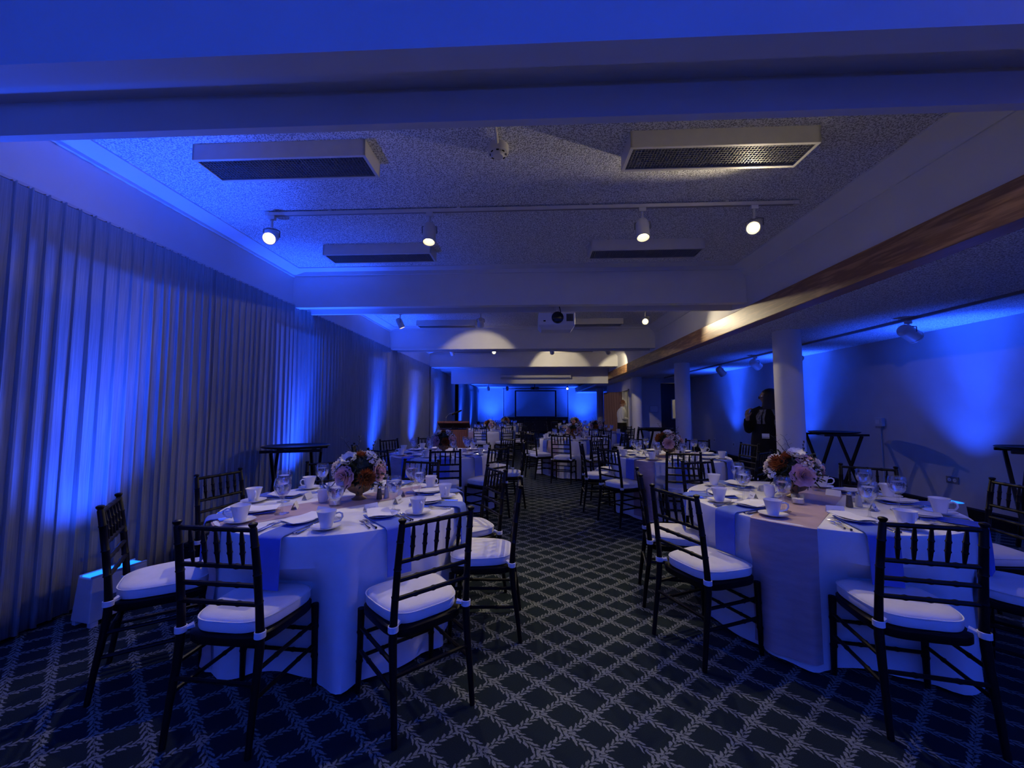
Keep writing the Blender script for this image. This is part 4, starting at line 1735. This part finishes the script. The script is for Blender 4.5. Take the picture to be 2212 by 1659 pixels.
def head_mesh(sgn, c, mat, parent, k=1.0):
    """modelled head facing sgn * x: skull, jaw, brow, nose, lips"""
    m = MB()

    def g(a, s_):
        return math.exp(-(a / s_) ** 2)

    def fn(u, v):
        ph, th_ = 2 * PI * u, PI * v
        x, y, z = math.sin(th_) * math.cos(ph), math.sin(th_) * math.sin(ph), math.cos(th_)
        fr = max(0, x)
        px, py, pz = .098 * x, .077 * y, .118 * z
        if z < 0:
            py *= 1 + .28 * z
            px *= 1 + (.10 * z if x > 0 else .35 * z)
            px += .012 * fr * g(z + .80, .25)
        nose = g(py, .013) * g(pz + .012, .026) * fr
        px += .024 * nose + .010 * g(py, .018) * g(pz - .030, .014) * fr
        px -= .010 * fr * g(abs(py) - .031, .015) * g(pz - .012, .014)
        px += .006 * fr * g(py, .022) * g(pz + .058, .010)
        return (sgn * px * k + c[0], py * k + c[1], pz * k + c[2])
    m.grid(fn, 40, 30)
    me = soft(m, 'head', mat)
    h = put('head', me, parent)
    for sy in (-1, 1):
        e = MB()
        e.lathe([(0, -.030), (.013, -.02), (.016, .004), (.012, .024), (0, .032)], 12, sx=1.0, sy=.45)
        o = e.build('ear', mat, h)
        o.location = (c[0] - sgn * .008, c[1] + sy * .078 * k, c[2] - .008)
        y = MB()
        y.lathe([(0, -.010), (.010, -.004), (.011, .002), (.007, .009), (0, .011)], 12)
        y = y.build('eye', china, h)
        y.location = (c[0] + sgn * .080 * k, c[1] + sy * .031 * k, c[2] + .012 * k)
    return h


def person_woman():
    # local frame: she stands at the origin, x right in the photo; faces -x
    o = empty('person', (3.54, 5.97, 0), rad(-27))
    tag(o, 'person in black standing left of the first column, hands raised', 'person')
    s = Sk()
    pel = s.p((0, 0, .90), (.15, .12))
    sp = s.chain(pel, [((0, 0, 1.05), (.13, .11)), ((.01, 0, 1.20), (.14, .115)), ((.015, 0, 1.33), (.15, .10)), ((.01, 0, 1.40), (.07, .065)), ((0, 0, 1.46), (.052, .052))])
    s.chain(sp, [((-.01, 0, 1.53), (.055, .055))])
    sh = 3
    # right arm: forearm lifted, hand at chest height; left arm hangs
    e = s.chain(sh, [((-.17, -.02, 1.36), .055), ((-.23, -.03, 1.24), .048), ((-.275, -.05, 1.12), .042), ((-.288, -.12, 1.19), .036), ((-.29, -.17, 1.265), .026)])
    s.hand(e, (-.05, -.15, 1), (.55, -.8, .1), (.8, .3, .1))
    e = s.chain(sh, [((.17, -.02, 1.36), .055), ((.22, .0, 1.22), .048), ((.24, .0, 1.10), .042), ((.22, -.10, 1.02), .036), ((.19, -.18, .97), .026)])
    s.hand(e, (-.3, -.5, -.6), (-.6, -.4, .3), (-.5, .4, 0))
    for sy in (-1, 1):
        s.chain(pel, [((.0, sy * .085, .82), (.10, .095)), ((-.01, sy * .09, .48), .062), ((0, sy * .09, .28), .052), ((.01, sy * .09, .09), .04), ((-.06, sy * .09, .035), (.04, .032)), ((-.15, sy * .095, .025), (.038, .024))])
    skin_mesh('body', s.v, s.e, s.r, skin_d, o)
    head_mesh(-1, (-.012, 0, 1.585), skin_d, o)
    # long black tunic
    m = MB()
    prof = [(.27, .20), (.275, .40), (.27, .62), (.265, .80), (.26, .92), (.245, 1.04), (.235, 1.14), (.235, 1.24), (.23, 1.32), (.195, 1.385), (.11, 1.44), (.065, 1.47)]

    def rz_(z):
        for (r0, z0), (r1, z1) in zip(prof, prof[1:]):
            if z0 <= z <= z1:
                return r0 + (r1 - r0) * (z - z0) / (z1 - z0)
        return prof[-1][0]

    def front(x, z, off=.012):
        rx, ry = rz_(z) * 1.02, rz_(z) * .88
        return -(ry * math.sqrt(max(.05, 1 - ((x - .012) / rx) ** 2)) + off)
    n = 40
    vs = []
    for i, (r, z) in enumerate(prof):
        for k in range(n):
            w = 2 * PI * k / n
            fold = 1 + (.03 * math.sin(w * 9 + 1) * max(0, 1 - i / 5))
            vs.append((r * 1.02 * fold * math.cos(w) + .012, r * .88 * fold * math.sin(w), z))
    m.add(vs, [(i * n + k, i * n + (k + 1) % n, (i + 1) * n + (k + 1) % n, (i + 1) * n + k) for i in range(len(prof) - 1) for k in range(n)])
    m.build('tunic', blackmatte, o)
    # sleeves
    for pts in ([(-.10, -.0, 1.385), (-.175, -.02, 1.35), (-.235, -.032, 1.24), (-.28, -.05, 1.105), (-.29, -.11, 1.18), (-.29, -.16, 1.25)], [(.10, 0, 1.385), (.175, -.02, 1.35), (.225, 0, 1.22), (.245, 0, 1.09), (.225, -.09, 1.02), (.20, -.15, .98)]):
        m = MB()
        m.tube(pts, [.075, .078, .068, .062, .052, .044], 14)
        m.build('sleeve', blackmatte, o)
    for sy in (-1, 1):
        m = MB()
        m.tube([(0, sy * .09, .60), (0, sy * .09, .30), (0, sy * .09, .07)], [.085, .075, .065], 14)
        m.build('trouser_leg', blackmatte, o)
        m = MB()
        m.lathe([(0, .0), (.05, .0), (.055, .02), (.045, .06), (0, .075)], 16, sx=2.3)
        sh_ = m.build('shoe', blackmatte, o)
        sh_.location = (-.055, sy * .092, 0)
    # hair: rounded cap falling to the shoulders
    m = MB()

    def hair(u, v):
        w = 2 * PI * u
        face = max(0, math.cos(w - PI))           # faces -x
        if v < .45:
            e = v / .45 * PI / 2
            r, z = .120 * math.sin(e), 1.585 + .128 * math.cos(e)
        else:
            t = (v - .45) / .55
            r, z = .120 + .035 * t, 1.585 - .26 * t
        c = min(1, max(0, (face - .74) / .16)) * min(1, max(0, (1.655 - z) / .03))
        r *= 1 - .55 * c
        return (.015 + r * math.cos(w) * 1.08 * (1 + .02 * math.sin(9 * w)), r * math.sin(w), z + .008 * math.sin(w * 7) * v)
    m.grid(hair, 48, 18)
    m.build('hair', hair_b, o)
    # scarf ends over both shoulders
    for x, wd in ((-.15, .055), (-.09, .03), (.085, .09)):
        m = MB()

        def sc(u, v, x=x, wd=wd):
            zz = 1.40 - v * (.21 if x < 0 else .27)
            xx = x * (.70 + .30 * min(1, v * 2.2)) + (u - .5) * wd * (1 + .12 * math.sin(v * 9 + x * 20))
            return (xx, front(xx, zz, .014 + .008 * math.sin(u * 6 + v * 8)), zz)
        m.grid(sc, 6, 12)
        m.build('scarf', scarf_m, o)
    # glasses
    m = MB()
    for sy in (-1, 1):
        c = Vector((-.128, sy * .032, 1.575))
        m.tube([c + Vector((0, .026 * math.cos(2 * PI * k / 16), .019 * math.sin(2 * PI * k / 16))) for k in range(17)], .0032, 6, cap=False)
        m.tube([c + Vector((0, sy * .026, .004)), (-.02, sy * .083, 1.580)], .003, 6)
    m.tube([(-.128, -.007, 1.578), (-.128, .007, 1.578)], .003, 6)
    m.build('glasses', blackmatte, o)
    # lanyard badge
    fb_ = front(-.075, 1.03, .010)
    box('badge', (-.12, fb_ - .006, 1.005), (-.03, fb_, 1.055), paper, o)
    box('badge_strip', (-.12, fb_ - .006, .988), (-.03, fb_, .998), paper, o)
    MB().tube([(-.075, fb_, 1.055), (-.06, front(-.06, 1.22), 1.22), (-.05, front(-.05, 1.38), 1.38)], .003, 5).build('lanyard', blackmatte, o)


person_woman()


def person_man():
    o = empty('person', (3.29, 14.18, 0), 0)
    tag(o, 'person in white shirt and dark trousers facing the open doorway', 'person')
    s = Sk()
    pel = s.p((0, 0, .95), (.13, .155))
    sp = s.chain(pel, [((0, 0, 1.10), (.115, .14)), ((.0, 0, 1.25), (.13, .16)), ((.0, 0, 1.36), (.10, .14)), ((.02, 0, 1.44), (.06, .06)), ((.03, 0, 1.51), (.060, .060))])
    s.chain(sp, [((.035, 0, 1.57), (.055, .055))])
    for sy in (-1, 1):
        e = s.chain(3, [((.0, sy * .20, 1.38), .055), ((-.02, sy * .24, 1.24), .046), ((-.01, sy * .24, 1.12), .042), ((.12, sy * .19, 1.08), .036), ((.20, sy * .12, 1.08), .027)])
        s.hand(e, (1, -sy * .4, 0), (0, 0, 1), (.1, -sy, -.1))
        s.chain(pel, [((0, sy * .09, .86), .095), ((.01, sy * .10, .50), .066), ((0, sy * .10, .30), .055), ((-.01, sy * .10, .09), .042), ((.07, sy * .10, .035), (.042, .034)), ((.17, sy * .105, .025), (.04, .024))])
    skin_mesh('body', s.v, s.e, s.r, skin_m, o)
    head_mesh(1, (.040, 0, 1.625), skin_m, o, 1.04)
    # shirt: shaped tube for the trunk plus sleeves
    m = MB()
    prof = [(.150, .175, .93, 0), (.158, .185, .98, 0), (.150, .178, 1.08, -.005), (.160, .190, 1.20, -.01), (.158, .200, 1.31, -.01), (.135, .195, 1.39, 0), (.10, .14, 1.445, .012), (.068, .070, 1.485, .025), (.07, .072, 1.50, .03)]
    n = 32
    vs = [(rx * math.cos(2 * PI * k / n) + ox, ry * math.sin(2 * PI * k / n), z) for rx, ry, z, ox in prof for k in range(n)]
    m.add(vs, [(i * n + k, i * n + (k + 1) % n, (i + 1) * n + (k + 1) % n, (i + 1) * n + k) for i in range(len(prof) - 1) for k in range(n)])
    sh = m.build('shirt', shirt_m, o)
    for sy in (-1, 1):
        m = MB()
        m.tube([(0, sy * .13, 1.385), (-.005, sy * .20, 1.35), (-.02, sy * .245, 1.24), (-.012, sy * .245, 1.11), (.06, sy * .215, 1.085), (.15, sy * .165, 1.08)], [.07, .078, .068, .062, .058, .046], 14)
        m.build('sleeve', shirt_m, sh)
    m = MB()
    m.lathe([(.075, 1.47), (.082, 1.485), (.076, 1.515), (.070, 1.515)], 20, (.028, 0, 0), cap=False)
    m.build('collar', shirt_m, sh)
    m = MB()
    prof = [(.16, .19, .70), (.162, .19, .82), (.158, .185, .93), (.152, .178, .955)]
    vs = [(rx * math.cos(2 * PI * k / n), ry * math.sin(2 * PI * k / n), z) for rx, ry, z in prof for k in range(n)]
    m.add(vs, [(i * n + k, i * n + (k + 1) % n, (i + 1) * n + (k + 1) % n, (i + 1) * n + k) for i in range(len(prof) - 1) for k in range(n)])
    tr = m.build('trousers', blackmatte, o)
    for sy in (-1, 1):
        m = MB()
        m.tube([(0, sy * .085, .84), (.005, sy * .095, .62), (.01, sy * .10, .45), (0, sy * .10, .25), (-.01, sy * .10, .05)], [.115, .10, .085, .078, .075], 16)
        m.build('trouser_leg', blackmatte, tr)
    for sy in (-1, 1):
        m = MB()
        m.lathe([(0, .0), (.05, .0), (.055, .02), (.045, .06), (0, .08)], 16, sx=2.4)
        sh_ = m.build('shoe', blackmatte, o)
        sh_.location = (.07, sy * .103, 0)
    m = MB()

    def hair(u, v):
        w = 2 * PI * u
        e = v * 1.75
        face = max(0, math.cos(w))
        e *= 1 - .45 * face
        return (.037 + .109 * math.sin(e) * math.cos(w), .088 * math.sin(e) * math.sin(w), 1.628 + .131 * math.cos(e))
    m.grid(hair, 28, 8)
    m.build('hair', hair_r, o)
    m = MB()
    m.lathe([(.010, .040), (.036, .026), (.050, .0), (.052, -.016)], 20, sx=1.0, sy=1.1)
    m.xf(Matrix.Translation((.098, 0, 1.572)) @ Matrix.Rotation(1.75, 4, 'Y'))
    m.build('face_mask', shirt_m, o)

person_man()
